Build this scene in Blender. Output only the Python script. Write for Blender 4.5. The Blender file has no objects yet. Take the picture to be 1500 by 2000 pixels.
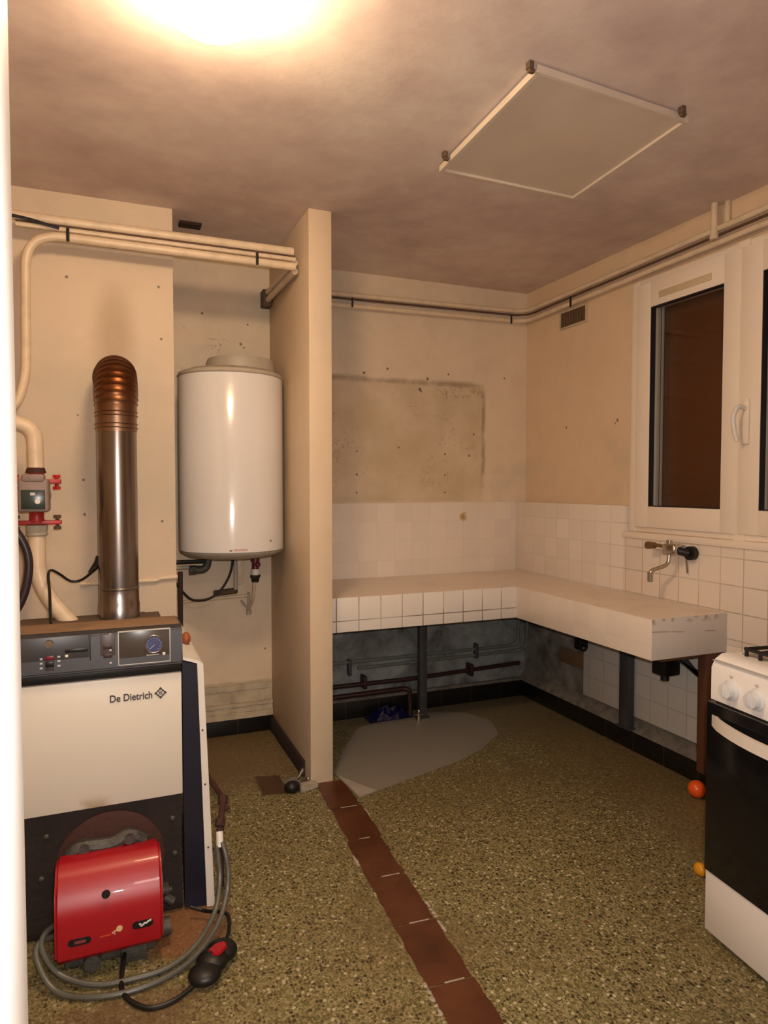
import bpy, bmesh, math, random
from mathutils import Vector, Matrix
R = math.radians
random.seed(7)
sc = bpy.context.scene
COL = sc.collection

# ---------------------------------------------------------------- camera, world, light, exposure
cam = bpy.data.cameras.new('camera')
cam.sensor_fit = 'VERTICAL'; cam.sensor_height = 36.0
cam.lens = 1330 * 36 / 2000
cam.clip_start = 0.02
camo = bpy.data.objects.new('camera', cam)
camo.location = (0, 0, 1.31)
camo.rotation_euler = (R(90 - 2.196), 0, R(-22.246))
COL.objects.link(camo)
sc.camera = camo

sc.view_settings.view_transform = 'Standard'
sc.view_settings.look = 'None'
sc.view_settings.gamma = 1
sc.view_settings.use_curve_mapping = False
sc.view_settings.exposure = 1.42

world = bpy.data.worlds.new('world'); sc.world = world
world.use_nodes = True
world.node_tree.nodes['Background'].inputs[0].default_value = (0.9, 0.8, 0.7, 1)
world.node_tree.nodes['Background'].inputs[1].default_value = 0.02

LAMP_EMIT = 38.5            # opal glass ceiling lamp
LAMP_COL = (1.0, 0.715, 0.44)
# the flash of the compact camera that took the photograph, right beside its lens
fl = bpy.data.lights.new('camera_flash', 'AREA')
fl.shape = 'RECTANGLE'; fl.size = 0.03; fl.size_y = 0.02
fl.energy = 9.0; fl.color = (1.0, 0.93, 0.90)
flo = bpy.data.objects.new('camera_flash', fl)
flo.location = (0.035, -0.01, 1.36)
flo.rotation_euler = camo.rotation_euler
COL.objects.link(flo)
# unseen fill light added behind the doorway
hl = bpy.data.lights.new('hallway_fill', 'AREA')
hl.size = 0.4; hl.energy = 9.0; hl.color = (1.0, 0.85, 0.68)
hlo = bpy.data.objects.new('hallway_fill', hl)
hlo.location = (0.35, -0.9, 2.4)
COL.objects.link(hlo)

# ---------------------------------------------------------------- shader helpers
class V:
    """thin wrapper so that procedural masks read like arithmetic"""
    def __init__(s, nt, sock): s.nt, s.s = nt, sock
    def _m(s, op, *a, clamp=False):
        n = s.nt.nodes.new('ShaderNodeMath'); n.operation = op; n.use_clamp = clamp
        for i, x in enumerate((s,) + a):
            if isinstance(x, V): s.nt.links.new(x.s, n.inputs[i])
            else: n.inputs[i].default_value = x
        return V(s.nt, n.outputs[0])
    def __add__(s, o): return s._m('ADD', o)
    def __sub__(s, o): return s._m('SUBTRACT', o)
    def __mul__(s, o): return s._m('MULTIPLY', o)
    def __truediv__(s, o): return s._m('DIVIDE', o)
    def lt(s, o): return s._m('LESS_THAN', o)
    def gt(s, o): return s._m('GREATER_THAN', o)
    def mx(s, o): return s._m('MAXIMUM', o)
    def mn(s, o): return s._m('MINIMUM', o)
    def abs(s): return s._m('ABSOLUTE')
    def sqrt(s): return s._m('SQRT')
    def floor(s): return s._m('FLOOR')
    def fract(s): return s._m('FRACT')
    def inv(s): return s * -1.0 + 1.0
    def cl(s): return s._m('ADD', 0.0, clamp=True)
    def ss(s, a, b):                              # smooth step from a (0) to b (1)
        n = s.nt.nodes.new('ShaderNodeMapRange'); n.interpolation_type = 'SMOOTHSTEP'
        lo, hi, o0, o1 = (a, b, 0, 1) if a < b else (b, a, 1, 0)
        for i, x in ((1, lo), (2, hi), (3, o0), (4, o1)): n.inputs[i].default_value = x
        s.nt.links.new(s.s, n.inputs[0]); return V(s.nt, n.outputs[0])

class Mat:
    def __init__(s, name, rough=0.6, metal=0.0, coat=0.0, spec=None):
        s.m = bpy.data.materials.new(name); s.m.use_nodes = True
        s.nt = s.m.node_tree; s.b = s.nt.nodes['Principled BSDF']
        s.b.inputs['Roughness'].default_value = rough
        s.b.inputs['Metallic'].default_value = metal
        s.b.inputs['Coat Weight'].default_value = coat
        if spec is not None: s.b.inputs['Specular IOR Level'].default_value = spec
        tc = s.nt.nodes.new('ShaderNodeTexCoord'); s.co = tc.outputs['Object']
        sp = s.nt.nodes.new('ShaderNodeSeparateXYZ'); s.nt.links.new(s.co, sp.inputs[0])
        s.x, s.y, s.z = (V(s.nt, sp.outputs[i]) for i in range(3))
    def noise(s, scale, detail=4, rough=0.55, dist=0.0, stretch=None):
        n = s.nt.nodes.new('ShaderNodeTexNoise')
        n.inputs['Scale'].default_value = scale; n.inputs['Detail'].default_value = detail
        n.inputs['Roughness'].default_value = rough; n.inputs['Distortion'].default_value = dist
        src = s.co
        if stretch:
            mp = s.nt.nodes.new('ShaderNodeMapping'); mp.inputs['Scale'].default_value = stretch
            s.nt.links.new(s.co, mp.inputs[0]); src = mp.outputs[0]
        s.nt.links.new(src, n.inputs['Vector'])
        return V(s.nt, n.outputs['Fac'])
    def voro(s, scale, feature='F1', rand=1.0):
        n = s.nt.nodes.new('ShaderNodeTexVoronoi'); n.feature = feature
        n.inputs['Scale'].default_value = scale; n.inputs['Randomness'].default_value = rand
        s.nt.links.new(s.co, n.inputs['Vector']); return n
    def mix(s, a, b, f):
        n = s.nt.nodes.new('ShaderNodeMix'); n.data_type = 'RGBA'
        for k, v in (('A', a), ('B', b)):
            sock = [i for i in n.inputs if i.name == k and i.type == 'RGBA'][0]
            if isinstance(v, tuple): sock.default_value = (*v, 1)
            else: s.nt.links.new(v, sock)
        if isinstance(f, V): s.nt.links.new(f.s, n.inputs['Factor'])
        else: n.inputs['Factor'].default_value = f
        return [o for o in n.outputs if o.type == 'RGBA'][0]
    def ramp(s, f, stops, const=False):
        n = s.nt.nodes.new('ShaderNodeValToRGB'); e = n.color_ramp.elements
        if const: n.color_ramp.interpolation = 'CONSTANT'
        while len(e) < len(stops): e.new(0.5)
        for el, (p, c) in zip(e, stops): el.position = p; el.color = (*c, 1)
        s.nt.links.new(f.s if isinstance(f, V) else f, n.inputs[0]); return n.outputs[0]
    def col(s, c):
        if isinstance(c, tuple): s.b.inputs['Base Color'].default_value = (*c, 1)
        else: s.nt.links.new(c, s.b.inputs['Base Color'])
        return s
    def rough(s, v): s.nt.links.new(v.s, s.b.inputs['Roughness']); return s
    def bump(s, h, dist=0.002, strength=1.0):
        n = s.nt.nodes.new('ShaderNodeBump'); n.inputs['Distance'].default_value = dist
        n.inputs['Strength'].default_value = strength
        s.nt.links.new(h.s, n.inputs['Height']); s.nt.links.new(n.outputs[0], s.b.inputs['Normal']); return s
    # masks in a plane (u, v)
    def spots(s, u, v, pts, wob=None):
        out = None
        for (a, b, r) in pts:
            d = ((u - a) * (u - a) + (v - b) * (v - b)).sqrt()
            m = d.ss(r * 0.8, r * 0.45)
            out = m if out is None else out.mx(m)
        return out
    def rect(s, u, v, a0, a1, b0, b1, soft=0.004):
        d = (u - (a0 + a1) / 2).abs() - (a1 - a0) / 2
        e = (v - (b0 + b1) / 2).abs() - (b1 - b0) / 2
        return d.mx(e).ss(soft, -soft)
    def ring(s, u, v, a0, a1, b0, b1, w):
        d = ((u - (a0 + a1) / 2).abs() - (a1 - a0) / 2).mx((v - (b0 + b1) / 2).abs() - (b1 - b0) / 2)
        return d.abs().ss(w, w * 0.2)

def simple(name, c, rough=0.5, metal=0.0, var=0.06, scale=14, coat=0.0, bump=0.0, spec=None):
    m = Mat(name, rough, metal, coat, spec)
    n = m.noise(scale)
    dk = tuple(max(0, k * (1 - var * 3)) for k in c)
    m.col(m.mix(dk, c, n.ss(0.25, 0.6)))
    if bump: m.bump(m.noise(scale * 6), bump)
    return m.m

# plaster walls -------------------------------------------------
def plaster(name, base, dark, ghost=None):
    m = Mat(name, 0.62)
    n1 = m.noise(1.6, 5, 0.6); n2 = m.noise(9, 5, 0.6); n3 = m.noise(60, 3)
    c = m.mix(dark, base, (n1 * 0.65 + n2 * 0.35).ss(0.3, 0.62))
    c = m.mix(c, (0.47, 0.43, 0.33), m.noise(1.1, 5, 0.6, 0.5).ss(0.50, 0.70) * 0.45)
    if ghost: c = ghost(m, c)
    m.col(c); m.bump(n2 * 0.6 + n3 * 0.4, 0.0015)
    return m.m

def back_marks(m, c):
    x, z = m.x, m.z
    wob = (m.noise(14, 3) - 0.5) * 0.02
    xx, zz = x + wob, z + wob
    inside = m.rect(xx, zz, 0.95, 2.115, 1.22, 1.915, 0.01)
    c = m.mix(c, (0.52, 0.40, 0.245), inside * (m.noise(5, 4).ss(0.3, 0.7) * 0.55 + 0.3))
    edge = m.rect(xx, zz, 1.0, 2.13, 1.895, 1.925, 0.012).mx(m.rect(xx, zz, 2.105, 2.128, 1.30, 1.925, 0.008))
    c = m.mix(c, (0.25, 0.18, 0.11), edge * m.noise(7, 3).ss(0.3, 0.6) * 0.65)
    crack = (m.noise(22, 5, 0.6, 0.6) - 0.5).abs().ss(0.014, 0.004) * m.rect(x, z, 1.80, 2.11, 1.82, 1.89, 0.02)
    scr = (m.noise(11, 5, 0.6, 0.4) - 0.5).abs().ss(0.010, 0.002) * m.rect(x, z, 1.0, 2.05, 1.3, 1.85, 0.05) * m.noise(3, 2).ss(0.54, 0.62)
    alc = (m.noise(9, 4, 0.6, 0.5) - 0.5).abs().ss(0.010, 0.003) * m.rect(x, z, 0.35, 0.8, 1.9, 2.1, 0.04) * m.noise(5, 2).ss(0.5, 0.58)
    c = m.mix(c, (0.16, 0.11, 0.07), crack.mx(scr * 0.6).mx(alc * 0.8))
    pts = [(1.348,1.942,.013),(1.49,1.974,.011),(1.742,1.931,.013),(1.878,1.966,.010),(1.305,1.504,.009),(1.304,1.373,.010),
           (1.303,1.272,.009),(1.857,1.497,.010),(1.857,1.373,.009),(1.857,1.271,.009),(2.261,1.965,.009),(1.692,1.868,.016),
           (1.70,1.857,.010),(2.05,1.62,.010),(2.02,1.49,.011),(1.56,1.53,.009),(.663,2.047,.011),(.68,2.03,.008),(.469,2.187,.010),(.70,2.15,.008),
           (.78,.44,.008)]
    c = m.mix(c, (0.10, 0.07, 0.05), m.spots(x, z, pts) * 0.85)
    # bare rendering below the worktop and behind the stripped lower wall
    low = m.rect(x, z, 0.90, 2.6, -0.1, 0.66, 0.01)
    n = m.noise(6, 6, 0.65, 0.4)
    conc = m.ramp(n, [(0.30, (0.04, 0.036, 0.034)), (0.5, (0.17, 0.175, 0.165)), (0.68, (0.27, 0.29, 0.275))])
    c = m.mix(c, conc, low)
    rough = m.rect(x, z + wob * 1.4, 0.2, 0.83, 0.09, 0.275, 0.006)
    lay = m.noise(9, 6, 0.7, 0.2, (1.0, 1.0, 4.0))
    c = m.mix(c, m.ramp(lay, [(0.30, (0.34, 0.27, 0.18)), (0.5, (0.47, 0.39, 0.27)), (0.7, (0.56, 0.48, 0.35))]), rough)
    return c

def chimney_marks(m, c):
    x, z = m.x, m.z
    d = ((x - 0.045) * (x - 0.045) * 3.0 + (z - 1.93) * (z - 1.93) * 0.45).sqrt()
    c = m.mix(c, (0.34, 0.22, 0.12), d.ss(0.20, 0.04) * 0.55)
    pts = [(-.133,2.157,.010),(.222,2.155,.009),(.23,1.936,.009),(-.083,1.335,.009),(-.081,1.192,.010),(.225,1.158,.009),(-.10,1.60,.006)]
    c = m.mix(c, (0.10, 0.07, 0.05), m.spots(x, z, pts) * 0.8)
    return c

def right_marks(m, c):
    y, z = m.y, m.z
    c = m.mix(c, (0.10, 0.07, 0.05), m.spots(y, z, [(3.191,1.64,.011),(2.775,1.644,.014),(2.79,1.63,.008)]) * 0.8)
    low = m.rect(y, z, 1.9, 3.7, -0.1, 0.66, 0.01)
    n = m.noise(6, 6, 0.65, 0.4)
    conc = m.ramp(n, [(0.30, (0.04, 0.033, 0.028)), (0.5, (0.15, 0.14, 0.12)), (0.68, (0.28, 0.26, 0.23))])
    return m.mix(c, conc, low)

PL, PLD = (0.66, 0.53, 0.385), (0.57, 0.45, 0.32)
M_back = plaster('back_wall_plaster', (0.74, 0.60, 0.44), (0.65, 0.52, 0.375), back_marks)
M_chim = plaster('chimney_plaster', PL, (0.60, 0.48, 0.345), chimney_marks)
M_right = plaster('right_wall_plaster', (0.74, 0.56, 0.37), (0.68, 0.505, 0.325), right_marks)
M_part = plaster('partition_plaster', (0.68, 0.54, 0.38), (0.63, 0.49, 0.335))
M_wall = plaster('plain_plaster', PL, PLD)

m = Mat('grimy_ceiling_paint', 0.75)
n = m.noise(1.3, 6, 0.62, 0.3) * 0.7 + m.noise(7, 5, 0.6) * 0.3
c = m.ramp(n, [(0.36, (0.53, 0.41, 0.365)), (0.5, (0.67, 0.54, 0.475)), (0.64, (0.78, 0.67, 0.58))])
m.col(c); m.bump(m.noise(30, 4), 0.0008)
M_ceil = m.m

# terrazzo floor ------------------------------------------------
m = Mat('terrazzo', 0.5, spec=0.35)
vo = m.voro(88); vo2 = m.voro(210)
sp = m.nt.nodes.new('ShaderNodeSeparateColor'); m.nt.links.new(vo.outputs['Color'], sp.inputs[0])
sp2 = m.nt.nodes.new('ShaderNodeSeparateColor'); m.nt.links.new(vo2.outputs['Color'], sp2.inputs[0])
chip = m.ramp(sp.outputs[0], [(0.0, (0.03, 0.022, 0.010)), (0.15, (0.115, 0.095, 0.032)), (0.38, (0.185, 0.155, 0.06)),
                              (0.62, (0.27, 0.23, 0.105)), (0.84, (0.50, 0.45, 0.28)), (0.94, (0.13, 0.15, 0.04))], True)
fine = m.ramp(sp2.outputs[1], [(0.0, (0.08, 0.06, 0.025)), (0.25, (0.20, 0.165, 0.07)), (0.7, (0.34, 0.29, 0.15))], True)
dist = V(m.nt, vo.outputs['Distance'])
c = m.mix(chip, fine, dist.ss(0.42, 0.50))
patch = m.noise(1.8, 5, 0.6, 0.4)
c = m.mix(c, (0.15, 0.10, 0.04), patch.ss(0.50, 0.72) * 0.55)
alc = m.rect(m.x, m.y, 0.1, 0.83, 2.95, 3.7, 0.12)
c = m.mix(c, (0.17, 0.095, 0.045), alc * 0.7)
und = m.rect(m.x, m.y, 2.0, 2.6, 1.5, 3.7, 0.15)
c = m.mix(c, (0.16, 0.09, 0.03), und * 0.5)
greyed = m.rect(m.x, m.y, 1.25, 2.35, 3.0, 3.7, 0.32) * m.noise(4, 4).ss(0.2, 0.6)  # greyer tone on the floor towards the back wall
c = m.mix(c, (0.185, 0.155, 0.11), greyed * 0.7)
w = (m.noise(20, 3) - 0.5) * 0.03
hole = m.rect(m.x + w, m.y + w - m.x * -0.25, 0.60, 0.71, 2.97, 3.17, 0.008)
c = m.mix(c, (0.055, 0.018, 0.012), hole)
rust = (((m.x - 0.20) * (m.x - 0.20) + (m.y - 2.06) * (m.y - 2.06)).sqrt() + (m.noise(9, 5, 0.6) - 0.5) * 0.18).ss(0.16, 0.09)
c = m.mix(c, (0.26, 0.085, 0.035), rust * 0.75)
rust2 = ((((m.x - 0.0) * (m.x - 0.0)) * 0.15 + (m.y - 1.78) * (m.y - 1.72)).sqrt() + (m.noise(12, 5, 0.6) - 0.5) * 0.2).ss(0.10, 0.05)
c = m.mix(c, (0.12, 0.06, 0.03), rust2 * 0.6)
fleck = m.spots(m.x, m.y, [(1.32, 1.62, .012), (1.02, 2.33, .010)])
c = m.mix(c, (0.16, 0.05, 0.02), fleck)
c = m.mix(c, (0.11, 0.08, 0.03), 0.14)
dim = m.noise(0.9, 4, 0.5).ss(0.35, 0.65)
c = m.mix(c, (0.13, 0.085, 0.035), dim * 0.30)
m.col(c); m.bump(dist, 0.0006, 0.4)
M_terr = m.m

# white wall tiles ----------------------------------------------
def tiles(name, axis, s, u0, v0, base, gvis=1.0, rough=0.22, grout=(0.36, 0.27, 0.19)):
    m = Mat(name, rough)
    u = m.x if axis == 'x' else m.y
    fu = ((u - u0) / s).fract(); fv = ((m.z - v0) / s).fract()
    du = (fu - 0.5).abs(); dv = (fv - 0.5).abs()
    lw = 0.5 - 0.0016 / s
    g = du.mx(dv).ss(lw - 0.012, lw)
    grout_fade = m.noise(3.0, 4, 0.6).ss(0.30, 0.62) * 0.7 + 0.3
    if axis == 'y' and v0 > 1: grout_fade = grout_fade * (m.y.ss(3.1, 2.3) * 0.75 + 0.25)  # joints fade towards the far corner
    idn = m.nt.nodes.new('ShaderNodeTexWhiteNoise'); idn.noise_dimensions = '2D'
    cx = m.nt.nodes.new('ShaderNodeCombineXYZ')
    m.nt.links.new(((u - u0) / s).floor().s, cx.inputs[0]); m.nt.links.new(((m.z - v0) / s).floor().s, cx.inputs[1])
    m.nt.links.new(cx.outputs[0], idn.inputs['Vector'])
    tone = V(m.nt, idn.outputs['Value'])
    c = m.mix(base, tuple(k * 0.93 for k in base), tone)
    c = m.mix(c, grout, g * grout_fade * gvis)
    m.col(c); m.bump(g.inv(), 0.0008, 0.6 * gvis)
    return m
TW = (0.80, 0.70, 0.60)
t = tiles('back_wall_tiles', 'x', 0.1105, 1.088, 1.215, TW, 0.10, 0.2)
w = (t.noise(30, 3) - 0.5) * 0.03
st = (((t.x + w - 1.976) * (t.x + w - 1.976) + (t.z + w - 1.127) * (t.z + w - 1.127)).sqrt()).ss(0.034, 0.012)
src = t.b.inputs['Base Color'].links[0].from_socket
t.col(t.mix(src, (0.42, 0.25, 0.05), st * 0.9))
M_tb = t.m
M_tf = tiles('worktop_front_tiles', 'x', 0.1105, 1.088, 0.794, (0.76, 0.70, 0.63), 1.0, 0.25, (0.17, 0.12, 0.09)).m
M_tr = tiles('right_wall_tiles', 'y', 0.1105, 1.955, 1.128, TW, 0.75, 0.22).m
M_ts = tiles('worktop_side_tiles', 'y', 0.1105, 1.955, 0.794, (0.78, 0.68, 0.58), 0.06, 0.3).m
M_tu = tiles('lower_wall_tiles', 'y', 0.1105, 1.955, 0.17, (0.60, 0.57, 0.52), 0.7, 0.35).m
m = Mat('black_skirting_tiles', 0.3)
g = ((m.x + m.y) / 0.2).fract().lt(0.012)
m.col(m.mix(m.mix((0.004, 0.004, 0.005), (0.012, 0.010, 0.009), m.noise(20, 4)), (0.08, 0.06, 0.045), g)); M_base = m.m
m = Mat('terracotta_tiles', 0.42)
m.col(m.ramp(m.noise(5, 5, 0.6), [(0.3, (0.055, 0.015, 0.005)), (0.5, (0.090, 0.027, 0.009)), (0.72, (0.125, 0.043, 0.016))]))
m.bump(m.noise(50, 3), 0.001); M_terra = m.m
# metals, plastics ----------------------------------------------
M_enam = simple('white_enamel', (0.72, 0.70, 0.68), 0.16, 0, 0.01, 3, coat=0.6)
M_capg = simple('grey_beige_plastic', (0.42, 0.37, 0.29), 0.45, 0, 0.04)
M_cream = simple('cream_pipe_paint', (0.72, 0.57, 0.40), 0.4, 0, 0.05, 20)
M_black = simple('black_rubber', (0.0048, 0.0044, 0.0048), 0.45, 0, 0.05)
M_dark = simple('dark_shadow_gap', (0.02, 0.015, 0.012), 0.7, 0, 0.05)
M_purp = simple('dark_purple_hose', (0.0275, 0.0150, 0.0200), 0.4, 0, 0.08)
M_steel = Mat('brushed_flue_steel', 0.27, 1.0)
M_steel.col(M_steel.mix((0.20, 0.155, 0.13), (0.34, 0.30, 0.285), M_steel.noise(3, 4, 0.5, 0, (1, 1, 0.3)).ss(0.35, 0.65))); M_steel = M_steel.m
m = Mat('heat_tinted_steel', 0.36, 1.0)
m.col(m.mix((0.15, 0.052, 0.018), (0.28, 0.18, 0.12), (m.z + (m.noise(6, 4) - 0.5) * 0.1).ss(0.92, 0.70))); M_bronze = m.m
M_chrome = simple('dull_chrome', (0.55, 0.50, 0.45), 0.22, 1.0, 0.08)
M_brass = simple('old_brass', (0.2940, 0.1960, 0.0980), 0.4, 0.8, 0.1)
M_red = simple('red_lacquer', (0.34, 0.0015, 0.008), 0.40, 0, 0.04, 5, coat=0.12)
M_pred = simple('pump_red_iron', (0.4500, 0.0180, 0.0180), 0.4, 0, 0.08)
M_pgrey = simple('pump_grey_plastic', (0.27, 0.19, 0.165), 0.5, 0, 0.05)
M_disp = simple('dark_green_display', (0.03, 0.045, 0.04), 0.25, 0, 0.05)
M_white = simple('white_plastic', (0.72, 0.68, 0.62), 0.4, 0, 0.02)
m = Mat('cream_boiler_panel', 0.4)
d = (((m.x - 0.0) * (m.x - 0.0)) * 0.5 + (m.z + 0.04) * (m.z + 0.04)).sqrt() + (m.noise(25, 4) - 0.5) * 0.02
m.col(m.mix(m.mix((0.66, 0.60, 0.50), (0.71, 0.655, 0.56), m.noise(3, 4)), (0.30, 0.20, 0.07), 0.0)); M_bpan = m
st = m.rect(m.x + (m.noise(30, 3) - .5) * .04, m.z + (m.noise(30, 3) - .5) * .03, 0.03, 0.09, 0.36, 0.396, 0.022)
m.col(m.mix((0.69, 0.635, 0.54), (0.33, 0.23, 0.09), st * 0.7)); M_bpan = m.m
M_navy = simple('navy_steel_casing', (0.0067, 0.0071, 0.0210), 0.45, 0, 0.06)
M_ctl = simple('charcoal_control_plastic', (0.0275, 0.0250, 0.0280), 0.42, 0, 0.05)
M_ctl2 = simple('dark_grey_plastic', (0.0375, 0.0360, 0.0390), 0.38, 0, 0.04)
M_lidb = simple('black_bakelite', (0.0060, 0.0056, 0.0060), 0.35, 0, 0.05)
M_smoke = simple('smoked_brown_window', (0.0690, 0.0570, 0.0468), 0.25, 0, 0.03)
M_btn = simple('dark_red_switch', (0.16, 0.006, 0.02), 0.35, 0, 0.05)
M_maroon = simple('maroon_switch', (0.0400, 0.0160, 0.0176), 0.45, 0, 0.05)
M_lgrey = simple('pale_grey_mark', (0.50, 0.48, 0.46), 0.4, 0, 0.02)
M_rust = simple('rusty_dark_plate', (0.0175, 0.0090, 0.0070), 0.75, 0, 0.12, 8, bump=0.002)
M_rustr = simple('red_brown_rust', (0.0500, 0.0150, 0.0090), 0.8, 0, 0.12, 12, bump=0.002)
M_alu = simple('dirty_cast_aluminium', (0.0960, 0.0930, 0.0840), 0.55, 0.5, 0.15, 25, bump=0.002)
M_gtop = simple('dusty_brown_metal', (0.1120, 0.0700, 0.0420), 0.7, 0, 0.1, 6)
M_logo = simple('logo_brown_ink', (0.06, 0.045, 0.045), 0.6, 0, 0.02)
M_cond = Mat('grey_flexible_conduit', 0.4); M_cond.col(M_cond.mix((0.06, 0.06, 0.048), (0.12, 0.12, 0.10), M_cond.noise(10, 4))); M_cond = M_cond.m
M_gauge = simple('blue_grey_dial', (0.07, 0.09, 0.20), 0.25, 0, 0.1, 90)
M_wframe = simple('white_window_plastic', (0.82, 0.71, 0.585), 0.32, 0, 0.01, 3)
M_beige = simple('beige_tape', (0.58, 0.45, 0.29), 0.6, 0, 0.03)
M_gask = simple('black_gasket', (0.01, 0.008, 0.012), 0.5, 0, 0.02)
m = Mat('brown_shutter_slats', 0.55)
sl = ((m.z) / 0.055).fract()
m.col(m.mix((0.20, 0.062, 0.02), (0.155, 0.045, 0.015), m.noise(3, 4))); m.bump(((sl - 0.5).abs()).ss(0.42, 0.5).inv(), 0.002, 0.25); M_shut = m.m
m = bpy.data.materials.new('window_glass'); m.use_nodes = True; nt = m.node_tree
for nd in list(nt.nodes):
    if nd.type == 'BSDF_PRINCIPLED': nt.nodes.remove(nd)
tr = nt.nodes.new('ShaderNodeBsdfTransparent'); gl = nt.nodes.new('ShaderNodeBsdfGlossy'); gl.inputs['Roughness'].default_value = 0.03
lw = nt.nodes.new('ShaderNodeLayerWeight'); lw.inputs[0].default_value = 0.3
fr = nt.nodes.new('ShaderNodeMath'); fr.operation = 'MULTIPLY'; fr.inputs[1].default_value = 0.25; nt.links.new(lw.outputs['Facing'], fr.inputs[0]); mx = nt.nodes.new('ShaderNodeMixShader')
tr.inputs[0].default_value = (0.85, 0.87, 0.86, 1)
nt.links.new(fr.outputs[0], mx.inputs[0]); nt.links.new(tr.outputs[0], mx.inputs[1]); nt.links.new(gl.outputs[0], mx.inputs[2])
nt.links.new(mx.outputs[0], nt.nodes['Material Output'].inputs['Surface']); M_glass = m
M_gapb = simple('pipe_gap_shade', (0.11, 0.055, 0.035), 0.7, 0, 0.1)  # brown that stands in for the shade between pipes
M_post = simple('grey_steel_post', (0.065, 0.063, 0.066), 0.5, 0.3, 0.08)
M_redpipe = simple('dull_red_pipe', (0.0315, 0.0087, 0.0077), 0.5, 0, 0.08)
M_gpipe = simple('grey_painted_pipe', (0.1400, 0.1470, 0.1330), 0.5, 0, 0.08)
M_wood = Mat('brown_wood', 0.6); M_wood.col(M_wood.mix((0.045, 0.015, 0.006), (0.12, 0.042, 0.015), M_wood.noise(8, 5, 0.6, 0.3, (4, 4, 0.6)))); M_wood = M_wood.m
m = Mat('grey_vinyl_sheet', 0.45)
m.col(m.mix((0.20, 0.175, 0.14), (0.27, 0.24, 0.20), m.noise(2.5, 4))); M_sheet = m.m
M_blue = simple('deep_blue_plastic_film', (0.0048, 0.0056, 0.0440), 0.18, 0, 0.1, 30, coat=0.5)
M_orange = simple('orange_rubber', (0.80, 0.10, 0.012), 0.3, 0, 0.03)
M_yel = simple('amber_plastic', (0.70, 0.30, 0.01), 0.35, 0, 0.05)
M_mort = simple('pale_mortar', (0.42, 0.37, 0.29), 0.9, 0, 0.1, 30, bump=0.004)
M_mortl = simple('pale_sheet_backing', (0.36, 0.32, 0.27), 0.6, 0, 0.04)
M_grime = simple('grey_mortar_ledge', (0.1650, 0.1425, 0.1162), 0.9, 0, 0.15, 20, bump=0.004)
M_band = simple('flaking_cream_render', (0.54, 0.45, 0.32), 0.8, 0, 0.10, 16, bump=0.003)
m = Mat('worktop_end_render', 0.6)
cr = (m.z + (m.x - 2.1) * 0.05 + (m.noise(10, 3) - 0.5) * 0.012 - 0.735).abs().ss(0.004, 0.001) * m.noise(7, 2).ss(0.45, 0.55)
ch = m.rect(m.x, m.z, 1.9, 2.30, 0.772, 0.80, 0.01) * m.noise(28, 4).ss(0.52, 0.60)
c = m.mix((0.55, 0.50, 0.45), (0.62, 0.57, 0.52), m.noise(5, 4))
c = m.mix(c, (0.30, 0.24, 0.16), cr.mx(ch) * 0.8); m.col(c); M_wend = m.m
m = Mat('worn_worktop_top', 0.35)
m.col(m.mix((0.78, 0.67, 0.56), (0.62, 0.48, 0.35), m.noise(5, 5, 0.6).ss(0.50, 0.75) * 0.5)); M_wtop = m.m
M_stove = simple('stove_white_enamel', (0.78, 0.74, 0.70), 0.25, 0, 0.01, 3, coat=0.3)
M_sdoor = Mat('black_oven_glass', 0.12, spec=0.35); M_sdoor.col((0.006, 0.006, 0.007)); M_sdoor = M_sdoor.m
M_shand = simple('ivory_handle', (0.72, 0.66, 0.58), 0.4, 0, 0.02)
M_knob = simple('white_knob', (0.66, 0.66, 0.66), 0.3, 0, 0.02)
M_hob = simple('stained_hob_steel', (0.42, 0.36, 0.28), 0.35, 0.3, 0.1, 9)
M_hatch = simple('hatch_paint', (0.6784, 0.5760, 0.4672), 0.5, 0, 0.03, 4)
M_vent = simple('brown_vent', (0.1540, 0.0910, 0.0490), 0.6, 0, 0.05)
M_ventd = simple('dusty_rust_vent', (0.1040, 0.0480, 0.0280), 0.7, 0, 0.1, 60)
M_jamb = simple('white_gloss_door_paint', (0.92, 0.91, 0.89), 0.45, 0, 0.0, 3)
M_soot = simple('soot_brown', (0.0250, 0.0100, 0.0075), 0.85, 0, 0.1)
m = Mat('opal_lamp_glass', 0.3); m.col((0.9, 0.9, 0.85))
m.b.inputs['Emission Color'].default_value = (*LAMP_COL, 1); m.b.inputs['Emission Strength'].default_value = LAMP_EMIT; M_lamp = m.m

# ---------------------------------------------------------------- geometry helpers
def frame_of(t):
    t = t.normalized(); a = Vector((0, 0, 1)) if abs(t.z) < 0.9 else Vector((1, 0, 0))
    u = t.cross(a).normalized(); return u, t.cross(u).normalized()

def rnd(pts, rad, n=6):
    """polyline with its corners rounded"""
    P = [Vector(p) for p in pts]; out = [P[0]]
    for i in range(1, len(P) - 1):
        a, b, c = P[i - 1], P[i], P[i + 1]
        d1, d2 = (a - b), (c - b); r = min(rad, d1.length * 0.48, d2.length * 0.48)
        p0, p2 = b + d1.normalized() * r, b + d2.normalized() * r
        for k in range(n + 1):
            s = k / n; out.append(p0 * (1 - s) ** 2 + b * 2 * s * (1 - s) + p2 * s * s)
    out.append(P[-1]); return out

def spline(pts, n=8):
    P = [Vector(p) for p in pts]; P = [P[0] * 2 - P[1]] + P + [P[-1] * 2 - P[-2]]; out = []
    for i in range(1, len(P) - 2):
        a, b, c, d = P[i - 1:i + 3]
        for k in range(n):
            s = k / n
            out.append(0.5 * ((2 * b) + (c - a) * s + (2 * a - 5 * b + 4 * c - d) * s * s + (3 * b - a - 3 * c + d) * s ** 3))
    out.append(P[-2]); return out

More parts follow.
